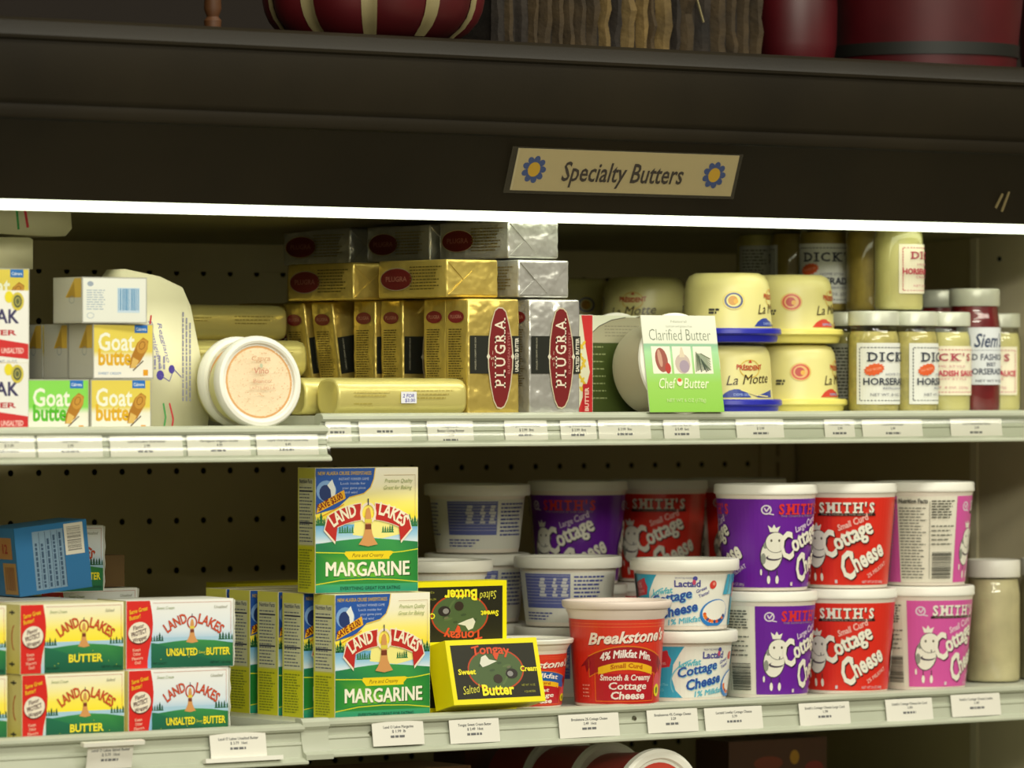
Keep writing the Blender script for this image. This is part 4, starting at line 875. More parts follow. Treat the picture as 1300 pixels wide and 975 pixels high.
# ================================================================== the goods: upper shelf, left section
K = put_box
GU, GB = 'goat butter packets on the upper shelf', 'white cartons at the left edge of the upper shelf'
xk = X(36, 0) - .122
def at(key, label, x, Y, z, **kw):          # x, Y of the front left edge in metres
    W, D, H = KINDS[key].dims; return put(key, label, (x+W/2, Y+D/2, z), **kw)
at('keller', 'white unsalted butter carton with red band, lower of two at the left edge', xk, 0, dUL, group=GB)
at('keller', 'white unsalted butter carton with red band, upper of two at the left edge', xk+.001, .001, dUL+.0715, rz=.5, group=GB)
for j, (Y, n) in enumerate(((.070, 'first'), (.118, 'second'), (.166, 'third'))):
    for q in range(3):
        K('goat_y', 'yellow goat butter packet, %s of the %s dim stack behind the left edge cartons' % (('bottom', 'middle', 'top')[q], n), 37-78-(Y-.07)*20, Y, dUL+.0555*q, group=GU)
K('goat_g', 'green goat butter packet on the shelf beside the white cartons', 35, .010, dUL, group=GU)
K('goat_y', 'yellow goat butter packet, bottom of its stack beside the green one', 115, .008, dUL, group=GU)
K('goat_y', 'yellow goat butter packet with grey end, middle of its stack', 118, .008, dUL+.0555, group=GU)
K('goat_b', 'silvery goat butter packet showing its blue barcode, top of the stack', 104, .006, dUL+.111, -4, group=GU)
for i, (px, Y) in enumerate(((86, .055), (53, .104))):
    K('goat_g', ('green goat butter packet supporting the row, first behind the front', 'green goat butter packet supporting the row, second behind the front')[i], px-2, Y, dUL, group=GU)
    K('goat_y', ('goat butter packet with grey end showing, just behind the middle yellow one', 'goat butter packet with grey end showing, nearest the white cartons')[i], px, Y, dUL+.0555, group=GU)
# paper wrapped wedge
M_WPAP = mat('cream_wrapping_paper', '#e0dcb8', .6, bump=.25, bscale=22)
def wedge_mesh(name, pts, th, m, bev=.006):
    bm = bmesh.new(); a_ = [bm.verts.new((x/1000, -th/2, z/1000)) for x, z in pts]; b_ = [bm.verts.new((x/1000, th/2, z/1000)) for x, z in pts]
    bm.faces.new(a_); bm.faces.new(b_[::-1]); n = len(pts)
    for i in range(n): bm.faces.new((a_[i], b_[i], b_[(i+1) % n], a_[(i+1) % n]))
    return fin(bm, name, m, 'all', bev, 3)
wp = [(-2, 0), (102, 0), (106, 26), (98, 62), (82, 130), (72, 149), (44, 160), (2, 167), (-4, 160), (4, 80)]
aw = art_wedge()
kind('wedge', 'cheese_wedge', 'cheese', [('paper_wrap', wedge_mesh('paper_wrap', wp, .034, M_WPAP), None), ('wrap_print', aw.mesh('wrap_print', M_PAPER, lambda x, y, o: (x*.93, -17.1-o, y*1.02+2)), 0)])
put('wedge', 'cream paper wrapped cheese wedge with blue writing standing behind the yellow packets', (X(145, .083), .083, dUL))
# paper bundle and blocks up in the far left corner
kind('bundle', 'cheese_wedge', 'cheese', [('paper_wrap', wedge_mesh('paper_wrap', [(0, 0), (88, -2), (96, 6), (94, 32), (60, 36), (0, 34)], .07, mat('dim_paper', '#cfcaa2', .6), .008), None),
     ('stripe', (lambda a_: (a_.line([(4, 34), (10, 22), (12, 4)], 2.6, '#3f9a50'), a_.line([(14, 34), (20, 22), (23, 6)], 3, '#c8323c'), a_.mesh('stripe', M_PAPER, lambda x, y, o: (x+20, -35.2-o, y)))[-1])(Art(90, 40)), 0)])
bx = X(68, .16) - .096
kind('block', 'cheese_block', 'cheese', [('paper_wrap', wedge_mesh('paper_wrap', [(0, 0), (70, 0), (70, 30), (66, 32), (0, 32)], .06, mat('dim_paper', '#cfcaa2', .6), .004), None)])
zz = dUL+.167
put('block', 'dim paper wrapped cheese block in the far left corner', (X(22, .16)-.07, .160, zz))
put('bundle', 'paper wrapped cheese with green and red stripes at the top left corner', (bx, .16, zz+.036))
# grated cheese tubs on their rims
M_TUBY = mat('pale_cheese_tub', '#dcd692', .4)
sp = art_speckle(); Mx = Matrix.Translation((0, -.028, .048)) @ Matrix.Rotation(R(90), 4, 'X')
kind('disc', 'cheese_tub', 'tub', [('cup', lathe_mesh('cup', M_TUBY, [(0, -38), (36, -38), (38.5, -36), (44, -8), (45, -6), (0, -6)], 48, M=Mx), None),
    ('lid', lathe_mesh('lid', M_WHITE, [(0, 1.6), (38.6, 1.6), (39.6, 4.6), (42, 5.8), (45.5, 5), (47.4, 2), (47.8, -4), (46.8, -7), (45.2, -7), (0, -5)], 56, M=Mx), None),
    ('lid_print', sp.mesh('lid_print', M_PAPER, lambda x, y, o: ((x-40)*.955, -28-1.7-o, 48+(y-40)*.955)), 1)])
put_round('disc', 'round grated cheese tub on its rim, speckled lid facing out, front one', 316, .018, dUL+.001, rz=-9, rx=-7, group='grated cheese tubs')
put_round('disc', 'round grated cheese tub on its rim, mostly behind the front one', 289, .072, dUL+.001, rz=-2, rx=-6, group='grated cheese tubs')

# ================================================================== upper shelf, right section
GR = 'gold wrapped butter rolls'
Yr = .022; xr = X(430, Yr-.02); LR = .083
put('roll_sticker', 'gold butter roll with a small white sticker lying at the shelf edge', (xr+LR, Yr, dUR), group=GR)
for lab, dx, Y, dz, rz in (('gold butter roll lying second from the shelf edge', -.012, .066, 0, 1), ('gold butter roll lying third from the shelf edge', -.004, .112, 0, -2),
        ('dull gold butter roll on top of the stack behind the round tubs', -.125, .134, .0395, 2), ('dark gold butter roll far back beside the leaning bars, lower', -.155, .33, 0, 2), ('dark gold butter roll far back beside the leaning bars, second up', -.150, .33, .040, 0),
        ('dark gold butter roll far back on the left, third up', -.165, .335, .080, -1)):
    sx = xr + LR + dx
    if Y > .3: sx = X(352 if dz < .1 else 308, Y) - LR
    put('roll', lab, (sx, Y, (dUL if sx < xj-.05 else dUR)+dz+.0005), rz, group=GR)

GP = 'foil butter bars standing on end'
xg = X(594, .006)
K('bar_gold', 'gold foil butter bar with dark red oval, standing at the shelf edge', 594, .006, dUR, group=GP)
K('bar_silver', 'silver foil butter bar with dark red oval, standing at the shelf edge', 672, .006, dUR, group=GP)
xs = X(672, .006)
for lab, key, px, Y, ry in (('gold butter bar seen from its side, next behind the front gold one', 'bar_gold', 566, .050, 0), ('gold butter bar with its dark band showing, in the middle of the row', 'bar_gold', 511, .130, 0),
        ('gold butter bar pressed against the middle bar, on its left', 'bar_gold', 476, .176, 0), ('gold butter bar leaning left, right one of the leaning pair', 'bar_gold', 437, .236, -8), ('gold butter bar leaning left, left one of the leaning pair', 'bar_gold', 401, .286, -8), ('dark gold butter bar at the far end of the row', 'bar_gold', 327, .400, 0)):
    W, D, H = KINDS[key].dims; x = X(px, Y); c, s = math.cos(R(ry)), math.sin(R(ry))
    put(key, lab, (x+W/2*c, Y+D/2, dUR+(W/2*abs(s))), 0, 0, ry, group=GP)
for i, Y in enumerate((.052, .098, .144, .190)):
    at('bar_silver', ('silver butter bar directly behind the front silver one', 'silver butter bar third in its row', 'silver butter bar fourth in its row', 'silver butter bar fifth in its row')[i], xs, Y, dUR, group=GP)
GE = 'foil butter bars lying on top of the standing ones'
z1 = dUR + .1245
at('bar_gold_end', 'gold butter bar lying with its folded end out, above the standing gold bar', X(567, .02), .02, z1, group=GE)
at('bar_silver_end', 'shiny silver butter bar end above the standing silver bar', X(658, .012), .012, z1+.0005, group=GE)
at('bar_silver_end', 'greyish silver butter bar end, topmost of the foil stack', X(645, .030), .030, z1+.0425, rz=0, group=GE)
at('bar_silver_end', 'dim bar with dark red oval, second in the top row of foil bars', X(548, .165), .165, z1+.0415, rz=-2, group=GE)
at('bar_silver_end', 'dim bar with dark red oval, far end of the top row', X(441, .31), .31, z1+.0415, rz=2, group=GE)
at('bar_gold_end', 'dark bar lying behind and left of the gold one, under the top row', X(455, .16), .170, z1-.001, rz=0, group=GE)
at('bar_silver_end', 'dark bar lying under the second bar of the top row', X(548, .15)+.0, .145, z1, rz=0, group=GE)
at('bar_gold_end', 'dark bar lying under the far end of the top row', X(441, .31)+.004, .31, z1-.0005, group=GE)
# thin packet with printed wheat
wa = Art(60, 118); wa.rect(0, 0, 60, 118, '#d8d6ba'); wa.up(); wa.poly([(38, 0), (60, 0), (60, 118), (44, 118), (50, 80), (56, 50), (50, 30)], '#c42a2c'); wa.up()
for i in range(16): wa.ell(44+4*math.sin(i*.9), 30+i*3.6, 4, 1.8, '#d8b838', 8, rot=50 if i % 2 else 130)
wa.rect(46, 2, 56, 36, '#b8202a'); wa.up(); wa.text('BUTTER', 54, 4, 5, '#e8c8b8', w=28, rot=90, bold=.03)
carton('wheat', 'butter_carton', 'butter carton', 60, 36, 108, C_WHITE, wa, None)
K('wheat', 'red and white butter packet with wheat print, squeezed behind the silver bar', 751-54, .060, dUR)

# clarified butter: round cups in folded card sleeves
M_CUPG = mat('greyish_cup', '#b5b094', .42)
def sleeve(art, name='card_sleeve'):
    bm = bmesh.new(); W, H, D, th = 104, 106, 58, .8      # a band: front, top, back and bottom, open at the sides
    prof_o = [(-D/2+9, .8), (-D/2, 0), (-D/2, H), (-D/2+9, H-1)]
    for (ya, za), (yb, zb) in zip(prof_o, prof_o[1:]):
        d = math.hypot(yb-ya, zb-za); ny, nz = -(zb-za)/d*th, (yb-ya)/d*th
        v = [(-W/2, ya, za), (W/2, ya, za), (W/2, yb, zb), (-W/2, yb, zb)]
        a_ = [bm.verts.new((x/1000, y/1000, z/1000)) for x, y, z in v]; b_ = [bm.verts.new((x/1000, (y-ny)/1000, (z-nz)/1000)) for x, y, z in v]
        bm.faces.new(a_); bm.faces.new(b_[::-1])
        for i in range(4): bm.faces.new((a_[i], b_[i], b_[(i+1) % 4], a_[(i+1) % 4]))
    return fin(bm, name, mat('sleeve_card', '#dcdfca', .5))
Mc = Matrix.Translation((0, 0, .054)) @ Matrix.Rotation(R(90), 4, 'X')
cupm = lathe_mesh('cup', M_CUPG, [(0, -37), (42, -37), (47, -34), (50, -26), (53, 18), (53.5, 20), (0, 20)], 48, M=Mc)
lidm = lathe_mesh('lid', M_WHITE, [(0, 27.6), (53, 27.6), (55.5, 26), (56, 23), (54.5, 20.5), (0, 20.2)], 48, M=Mc)
ac, ab = art_clarified(), art_clarified_back()
mo = lambda x, y, o: (x-52, -29.2-o, y)
kind('clar', 'clarified_butter_tub', 'tub', [('cup', cupm, None), ('lid', lidm, None), ('card_sleeve', sleeve(ac), None), ('sleeve_print', ac.mesh('sleeve_print', M_PRINT, mo), 2)])
kind('clar_b', 'clarified_butter_tub', 'tub', [('cup', cupm, None), ('lid', lidm, None), ('card_sleeve', sleeve(ab), None), ('sleeve_print', ab.mesh('sleeve_print', M_PRINT, mo), 2)])
put('clar', 'clarified butter tub in a pale green and white card sleeve at the shelf edge', (X(872, -.012), .016, dUR-.002), rx=-9, rz=0)
put('clar_b', 'clarified butter tub with its dark green sleeve back showing, second in line', (X(800, .062), .102, dUR+.0), rx=-4)

# spread tubs standing upside down
GS = 'upside down spread tubs'
def pres(key, lab, px, Yc, z, frac, x):
    return put_round(key, lab, px, Yc, z, rz=spin(px, frac, x, 295, 48), group=GS)
pres('pres_blue', 'yellow spread tub upside down on a blue lid, bottom, behind the green sleeve', 924, .072, dUR, .5, 96)
pres('pres_blue', 'yellow spread tub upside down on a blue lid, upper, behind the green sleeve', 923, .072, dUR+.0785, .12, 38)
pres('pres_red', 'spread tub on a yellow lid with red rosette, bottom of its pair', 1008, .099, dUR, .12, 38)
pres('pres_red', 'spread tub on a yellow lid with red rosette, top of its pair', 1003, .106, dUR+.0785, 0, 38)
pres('pres_blue', 'dim spread tub further back, red name above the green sleeves', 818, .30, dUR+.0785, -.3, 96)
pres('pres_blue', 'dim spread tub under the further back one', 818, .30, dUR, -.3, 96)
pres('pres_blue', 'nearly dark spread tub at the back beside the silver bars, upper', 727, .425, dUR+.0785, .3, 38); pres('pres_blue', 'nearly dark spread tub at the back beside the silver bars, lower', 727, .425, dUR, .3, 38)

# jars
GJ = 'glass jars on the right of the upper shelf'
def jar(key, lab, px, Yc, z, frac, x, r=29.5, W=88):
    return put_round(key, lab, px, Yc, z, rz=spin(px, frac, x, W, r), group=GJ)
jar('jar_dick', 'horseradish jar with orange oval on its label, next to the yellow lids', 1109, .043, dUR, -.64, 0)
jar('jar_dick', 'horseradish jar with orange oval, partly behind a sauce jar', 1158, .048, dUR, -.12, 0)
jar('jar_sauce', 'creamy sauce jar with red lettering, left of the dark red jar', 1201, .060, dUR, .05, 44)
jar('jar_beet', 'tall dark red beet horseradish jar with pale label', 1237, .082, dUR, .1, 26)
jar('jar_sauce', 'creamy sauce jar with red lettering, right of the dark red jar', 1265, .108, dUR, .45, 74)
jar('jar_back', 'jar with grey text label squeezed between yellow lids and horseradish', 1075, .120, dUR, 0, 30)
jar('jar_beet', 'second dark red jar, its lid showing above the sauce jars', 1193, .180, dUR, 0, 44)
zj = dUR + .1155
jar('jar_sauce', 'sauce jar stacked on the lids, rightmost of the upper jars', 1141, .062, zj, .05, 0)
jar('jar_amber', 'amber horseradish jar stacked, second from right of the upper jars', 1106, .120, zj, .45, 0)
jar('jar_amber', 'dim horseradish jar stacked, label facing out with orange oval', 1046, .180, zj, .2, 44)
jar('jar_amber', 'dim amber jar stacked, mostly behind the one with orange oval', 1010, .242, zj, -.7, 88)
jar('jar_back', 'dark jar with grey back label, leftmost of the upper jars', 966, .300, zj, 0, 30)
for i, (px, Y) in enumerate(((1046, .182), (1010, .242), (966, .300))):
    jar('jar_back', ('hidden jar carrying the dim jar with orange oval', 'hidden jar carrying the dim amber jar', 'hidden jar carrying the leftmost upper jar')[i], px, Y, dUR, 0, 30)

# ================================================================== lower shelf, left section
GC = 'butter cartons on the lower shelf'
xb = X(27, .004); U0 = X(163, .006)
at('salted', 'yellow salted butter carton, bottom of the first full stack', xb, .004, dLL, rz=.5, group=GC)
at('salted', 'yellow salted butter carton, top of the first full stack', xb-.001, .004, dLL+.0695, rz=-.3, group=GC)
at('salted', 'yellow salted butter carton cut by the left edge, bottom', xb-.136, .006, dLL, group=GC)
at('salted', 'yellow salted butter carton cut by the left edge, top', xb-.137, .006, dLL+.0695, group=GC)
at('unsalted', 'pale blue unsalted butter carton, bottom beside the margarine spines', U0, .006, dLL, group=GC)
K('unsalted', 'pale blue unsalted butter carton, top, turned a little to the left', 160, .018, dLL+.0695, rz=-7, group=GC)
for i, Y in enumerate((.078, .148, .218)):
    n = ('second', 'third', 'fourth')[i]
    at('unsalted', 'butter carton in the %s row behind the salted ones, bottom' % n, xb-.004, Y+.004, dLL, group=GC)
    at('unsalted', 'butter carton in the %s row behind the salted ones, top' % n, xb+.002, Y+.004, dLL+.0695, group=GC)
    if i < 1:
        at('unsalted', 'butter carton in the %s row behind the unsalted ones, bottom' % n, U0, Y+.012, dLL, group=GC)
K('unsalted', 'dim unsalted butter carton standing behind the blue carton', 6, .225, dLL+.139, group=GC)
put_box('bluebox', 'dim blue carton showing nutrition panel and barcode, tilted on the cartons', 25, .135, dLL+.1395+.0005, rz=-4, ry=-6).location.z += .004
K('plainbrown', 'small brown packet in the shade right of the blue carton', 128, .30, dLL+.1395)
at('unsalted', 'butter carton at the back under the small brown packet, bottom', X(128, .30)-.08, .292, dLL, group=GC); at('unsalted', 'butter carton at the back under the small brown packet, top', X(128, .30)-.08, .292, dLL+.0695, group=GC)
GM = 'margarine cartons'
at('marg', 'margarine carton at the front, bottom, its face fully visible', X(425, .006), .006, dLR, group=GM)
K('marg', 'margarine carton on top of the margarine row', 400, .028, dLR+.1308, rz=-7, group=GM)
for px, Y, n in ((385, .058, 'first'), (353, .104, 'second'), (317, .153, 'third'), (287, .200, 'fourth')):
    K('marg', 'margarine carton showing its spine, %s behind the front one' % n, px, Y, dLR, group=GM)

# ================================================================== lower shelf, right section
GT = 'black and yellow butter cartons'
t = K('tongay', 'black and yellow butter carton leaning back over the shelf edge', 577, -.012, dLR+.0075, rz=0, rx=-14, group=GT)
K('tongay', 'black and yellow butter carton standing behind the leaning one', 540, .040, dLR, group=GT)
K('tongay_flip', 'black and yellow butter carton upside down on the one behind', 524, .040, dLR+.0695, rz=-2, rx=0, group=GT)
for i, (px, Y) in enumerate(((300, .40), (352, .40), (404, .41))):
    for j in (0, 1): pass
for j in (0, 1, 2):
    zt_ = dLR + .0695*(j % 2)
M_SHORT = None
carton('dimbox', 'butter_carton', 'butter carton', 121, 60, 62, M_YEL, tg, None)
for i, px in enumerate((300, 426)):
    for j in (0, 1): at('dimbox', ('dim yellow edged carton at the back, %s of the %s pair' % (('lower', 'upper')[j], ('left', 'right')[i])), X(300, .42)+i*.124, .42, dLR+.0625*j, group='dim cartons at the back')

GW = 'cottage cheese tubs'
def tub(key, lab, px, Yc, z, frac, x, W=320, r=51):
    return put_round(key, lab, px, Yc, z, rz=spin(px, frac, x, W, r), group=GW)
hS = .1183
YF = .060
px4, px5, px6 = 972, 1074, 1173
tub('smith_purple', 'purple cottage cheese tub with cow, bottom of its stack', px4, YF, dLR, -.22, 0)
tub('smith_purple', 'purple cottage cheese tub with cow, top of its stack', px4, YF, dLR+hS, .13, 139)
tub('smith_red', 'bright red cottage cheese tub, bottom, between purple and pink', px5, YF, dLR, .02, 58)
tub('smith_red', 'bright red cottage cheese tub, top, right of the purple one', px5, YF, dLR+hS, .02, 176)
tub('smith_pink', 'pink cottage cheese tub with cow, bottom at the right', px6, YF, dLR, -.36, 0)
tub('smith_pink', 'cottage cheese tub turned to its nutrition text, top at the right', px6, YF, dLR+hS, .68, 320)
tub('smith_purple', 'dim purple cottage cheese tub in the back row', 733, .33, dLR+hS, -.2, 58)
tub('smith_red', 'dim red cottage cheese tub in the back row', 836, .33, dLR+hS, 0, 58)
tub('smith_red', 'dim red cottage cheese tub behind the top purple one', 936, .33, dLR+hS, -.32, 21)
tub('smith_purple', 'dim tub under the dim purple one', 733, .33, dLR, 0, 58); tub('smith_red', 'dim tub under the dim red one', 836, .33, dLR, 0, 58); tub('smith_red', 'dim tub under the dim red one behind the purple stack', 936, .33, dLR, 0, 58)
hL = .0782
tub('lactaid', 'white and turquoise lowfat cottage cheese tub, bottom', 867, .060, dLR, .66, 78)
tub('lactaid', 'white and turquoise lowfat cottage cheese tub, top', 869, .060, dLR+hL, .08, 78)
tub('whiteback', 'white cottage cheese tub with blue nutrition text, behind the large red tub', 721, .200, dLR+hL, -.5, 155)
tub('whiteback', 'white cottage cheese tub hidden under the one with blue text', 721, .200, dLR, -.5, 155)
for j in range(3):
    tub('whiteback', ('dim white tub with blue text, bottom of the back stack of three', 'dim white tub with blue text, middle of the back stack of three', 'dim white tub with blue text, top of the back stack of three')[j], 606, .335, dLR+hL*j, -.12, 155)
tub('whiteback', 'white tub with only its lid showing above the black carton', 556, .195, dLR+hL, 0, 60); tub('whiteback', 'white tub hidden behind the black cartons, bottom', 556, .195, dLR, 0, 60)
tub('break', 'large red cottage cheese tub with gold ribbon at the shelf edge', 783, .036, dLR, .22, 76, 305, 48.5)
tub('break_small', 'small red cottage cheese tub with blue ribbon beside the black carton', 663, .075, dLR, .42, 76, 305, 48.5)
put_round('jar_big', 'wide glass jar with white lid beside the pink tub', 1261, .10, dLR, rz=spin(1265, -.98, 60, 60, 32), group='wide glass jars')
put_round('jar_big', 'wide glass jar with white lid cut by the right edge', 1329, .10, dLR, rz=40, group='wide glass jars')

# ================================================================== bottom shelf, seen under the rail
rl = Art(110, 110); rl.ell(55, 55, 41, 41, '#c03a26', 36); rl.up(); rl.ell(55, 55, 30, 18, '#d86848', 24); rl.up(); rl.text('Lowfat', 55, 56, 11, '#ecdcc8', w=46, al='c', bold=.03); rl.text('Yogurt', 55, 40, 9, '#ecdcc8', w=40, al='c', bold=.03)
Ml = Matrix.Translation((0, 0, .056)) @ Matrix.Rotation(R(90), 4, 'X')
kind('lying', 'red_lid_tub', 'tub', [('cup', lathe_mesh('cup', mat('brown_red_cup', '#8c2a20', .4), [(0, -88), (44, -88), (46, -86), (52, -2), (0, -2)], 40, M=Ml), None),
   ('lid', lathe_mesh('lid', M_WHITE, [(0, 2), (44, 2), (46, 5), (52, 5.6), (55.5, 3), (56, -4), (54, -6), (0, -5)], 48, M=Ml), None), ('lid_print', rl.mesh('lid_print', M_PAPER, lambda x, y, o: (x-55, -2.1-o, y+1)), 1)])
for lab, px, Y, dz, rz in (('red lidded tub lying on its side under the lower rail, right', 835, .0, .0, -3), ('red lidded tub lying on its side under the lower rail, middle', 772, .116, .0, 0), ('red lidded tub lying on its side under the lower rail, left', 715, .23, .0, -3)):
    put_round('lying', lab, px, Y, dB+dz, rz=rz, group='red lidded tubs on the bottom shelf')
carton('lowbox', 'dim_carton', 'carton', 200, 90, 96, mat('dim_brown_card', '#6e4a2c', .6), None, None)
K('lowbox', 'dim brown carton on the bottom shelf under the rail joint', 405, .10, dB)
dk = Art(150, 100); dk.rect(0, 0, 150, 100, '#5a3218'); dk.up(); dk.ell(60, 70, 22, 9, '#8c3a1c'); dk.ell(100, 76, 7, 9, '#c8901c'); dk.ell(130, 62, 14, 8, '#93281c')
carton('lowdark', 'dim_carton', 'carton', 150, 60, 92, mat('dark_brown_card', '#4a3018', .6), dk, None)
K('lowdark', 'dark carton with orange print on the bottom shelf, right of the red lids', 925, .25, dB)
K('lowdark', 'dark carton on the bottom shelf left of the red lids', 590, .36, dB)

# ================================================================== price tags
M_TAG = mat('tag_paper', '#e8e6da', .6)
def tag_kind(key, w_, h_, lines, curl=1.5):
    n = 8
    def bend(x): return -curl*(1-(2*x/w_-1)**2)
    bm = bmesh.new(); rows_ = []
    for dy in (0, .5):
        for z in (0, h_): rows_.append([bm.verts.new(((w_*i/n-w_/2)/1000, (bend(w_*i/n)+dy)/1000, (z-h_/2)/1000)) for i in range(n+1)])
    for i in range(n): bm.faces.new((rows_[0][i], rows_[0][i+1], rows_[1][i+1], rows_[1][i])); bm.faces.new((rows_[2][i], rows_[3][i], rows_[3][i+1], rows_[2][i+1]))
    a_ = Art(w_, h_); yy = h_-7
    for k, tx in enumerate(lines):
        wd = min(w_-6, len(tx)*1.75); a_.text(tx, w_/2, yy, 2.7, '#55585a', w=wd, al='c', bold=.015); yy -= 4.6
    a_.micro(w_/2-11, yy-1, w_/2+11, yy+2, 1, '#6a6c6e', th=.8, fill=1)
    kind(key, 'price_tag', 'price tag', [('paper', fin(bm, 'paper', M_TAG), None), ('tag_print', a_.mesh('tag_print', M_PAPER, lambda x, y, o: (x-w_/2, bend(x)-o, y-h_/2), step=6), 0)])
TG = 'price tags in the shelf rails'
tags = [(-22, 44, 567, 0, ('Unsalted Butter', '$ 3.39'), 'price tag under the white cartons, cut by the left edge'), (48, 130, 567, 0, ('Goat Butter', '2.99'), 'price tag under the green goat butter packet'),
 (140, 232, 567, 0, ('Cabrera Salted Goat Butter', '2.99'), 'price tag under the yellow goat packet and the paper wedge'), (238, 318, 566, 0, ('Parmigiano Reggiano Grated', '4.99'), 'price tag under the round tubs, left one'),
 (326, 404, 565, 0, ('Capra Vino Bianco Latte Bella', '4.49'), 'price tag at the right end of the lower hanging rail'), 
 (414, 446, 549, 1, ('Grana Padano',), 'narrow price tag just right of the rail step'), (456, 522, 548, 1, (' ',), 'blank paper strip in the rail under the butter roll'), (543, 601, 548, 1, ('Plugra 2 lb', 'Better Living Butter', '6.99'), 'price tag under the right end of the butter roll'),
 (641, 695, 547, 1, ('Plugra Unsalted Butter', '$ 2.99  8oz'), 'price tag just right of the standing gold bar'), (712, 757, 547, 1, ('Plugra Salted Butter', '$ 2.99  8oz'), 'price tag under the right of the silver bar'),
 (760, 826, 546, 1, ('President Unsalted French Butter', '$ 3.99  8oz'), 'price tag under the dark green sleeve'), (843, 888, 546, 1, ('Clarified Butter', '$ 5.49  6oz'), 'price tag under the pale green sleeve'),
 (935, 995, 545, 1, ('President La Motte Demi Sel', '$ 2.99'), 'price tag under the bottom blue lid'), (1047, 1085, 545, 1, ('President La Motte', '2.99', ), 'narrow price tag under the right of the yellow lid'),
 (1095, 1171, 545, 1, ("Dick's Horseradish", '2.49'), 'wide price tag under the horseradish jars'), (1207, 1272, 544, 1, ("Dick's Horseradish Sauce", '2.49'), 'price tag under the dark red jar'),
 (105, 163, 957, 2, ('Land O Lakes Salted Butter', '$ 3.79  16oz'), 'price tag hanging from a white clip under the salted cartons'), (267, 338, 946, 2, ('Land O Lakes Unsalted Butter', '$ 3.79  16oz'), 'price tag under the unsalted carton and margarine spines'),
 (473, 538, 931, 3, ('Land O Lakes Margarine', '$ 1.99  lb'), 'price tag under the front margarine carton'), (571, 634, 928, 3, ('Tongay Sweet Cream Butter', '$ 2.49  16oz'), 'price tag under the leaning black carton'),
 (710, 786, 921, 3, ('Breakstone 2% Cottage Cheese', '2.49  16oz'), 'price tag under the left of the large red tub'), (822, 886, 915, 3, ('Breakstones 4% Cottage Cheese', '3.29'), 'price tag under the turquoise tub'),
 (895, 968, 912, 3, ('Lactaid Lowfat Cottage Cheese', '3.79'), 'price tag between the turquoise and the purple tub'), (1015, 1079, 906, 3, ("Smith's Cottage Cheese Large Curd", '1.99'), 'price tag under the bottom red tub'),
 (1125, 1184, 901, 3, ("Smith's Cottage Cheese Sm Curd", '1.99'), 'price tag under the bottom pink tub'), (1208, 1270, 895, 3, ("Smith's Cottage Cheese Lowfat", '1.99'), 'price tag under the wide glass jar')]
for i, (a_, b_, yc, sh, lines, lab) in enumerate(tags):
    Yt = {0: -.0205, 1: -.0085, 2: -.0118, 3: -.0098}[sh]; w_ = (X(b_, Yt)-X(a_, Yt))*1000
    hh = {0: 22, 1: 22.5, 2: 25, 3: 25}[sh]
    tag_kind('tag%d' % i, w_, hh, lines, .6 if sh < 2 else 1.4)
    o = put('tag%d' % i, lab, ((X(a_, Yt)+X(b_, Yt))/2, Yt, Z(yc, (a_+b_)/2, Yt)), rx=-8, group=TG)
    if 'hanging from' in lab:
        c_ = link('clip', box_mesh('clip', M_WHITE, -.036, .036, -.006, 0, .012, .016, .001), o); o.location.y -= .008; o.rotation_euler[0] = R(10); o.location.z -= .002
    if 'unsalted carton and' in lab:
        c_ = link('clip', box_mesh('clip', M_WHITE, -.045, .050, -.006, 0, -.017, -.0125, .001), o)

# sign in a clear sleeve on the canopy
sa = Art(282, 49); sa.rect(2, 0, 282, 49, '#cfbb90'); sa.up()
for cx_ in (24, 254):
    for k in range(9): sa.ell(cx_+10.4*math.cos(R(40*k)), 25+11.5*math.sin(R(40*k)), 4.8, 3.9, '#2f4f96', 10, rot=40*k)
    sa.up(); sa.ell(cx_, 25, 7.6, 8.6, '#e0b020', 18)
sa.text('Specialty Butters', 137, 13, 22, '#2c1e22', w=154, al='c', bold=.014, shear=.12)
Ys = -.034; w_ = (X(932, Ys)-X(652, Ys))
sg = bpy.data.objects.new('shelf_sign', None); COL.objects.link(sg); tag(sg, 'cream paper sign with two blue daisies and black lettering on the canopy', 'sign')
kx = w_*1000/282; sh_ = (Z(188, 650, Ys)-Z(241, 650, Ys))*1000/math.cos(R(17.5))
link('paper', box_mesh('paper', mat('sign_paper', '#d9c9a4', .6), 0, w_, -.0006, 0, 0, sh_/1000), sg)
link('sign_print', sa.mesh('sign_print', M_PAPER, lambda x, y, o: (x*kx, -.7-o, y*sh_/49)), sg)
link('clear_sleeve', box_mesh('clear_sleeve', M_CLEAR, -.009, w_+.004, -.0016, -.0013, -.003, sh_/1000+.002), sg)
Yb = -.0205 - .0265*((Z(241, 650, -.026)-zl)/(prof[3][1]-zl)) - .0012
sg.location = (X(647, Yb), Yb, Z(241, 647, Yb)); sg.rotation_euler = (R(math.degrees(math.atan2(.0265, prof[3][1]-zl))), 0, 0)

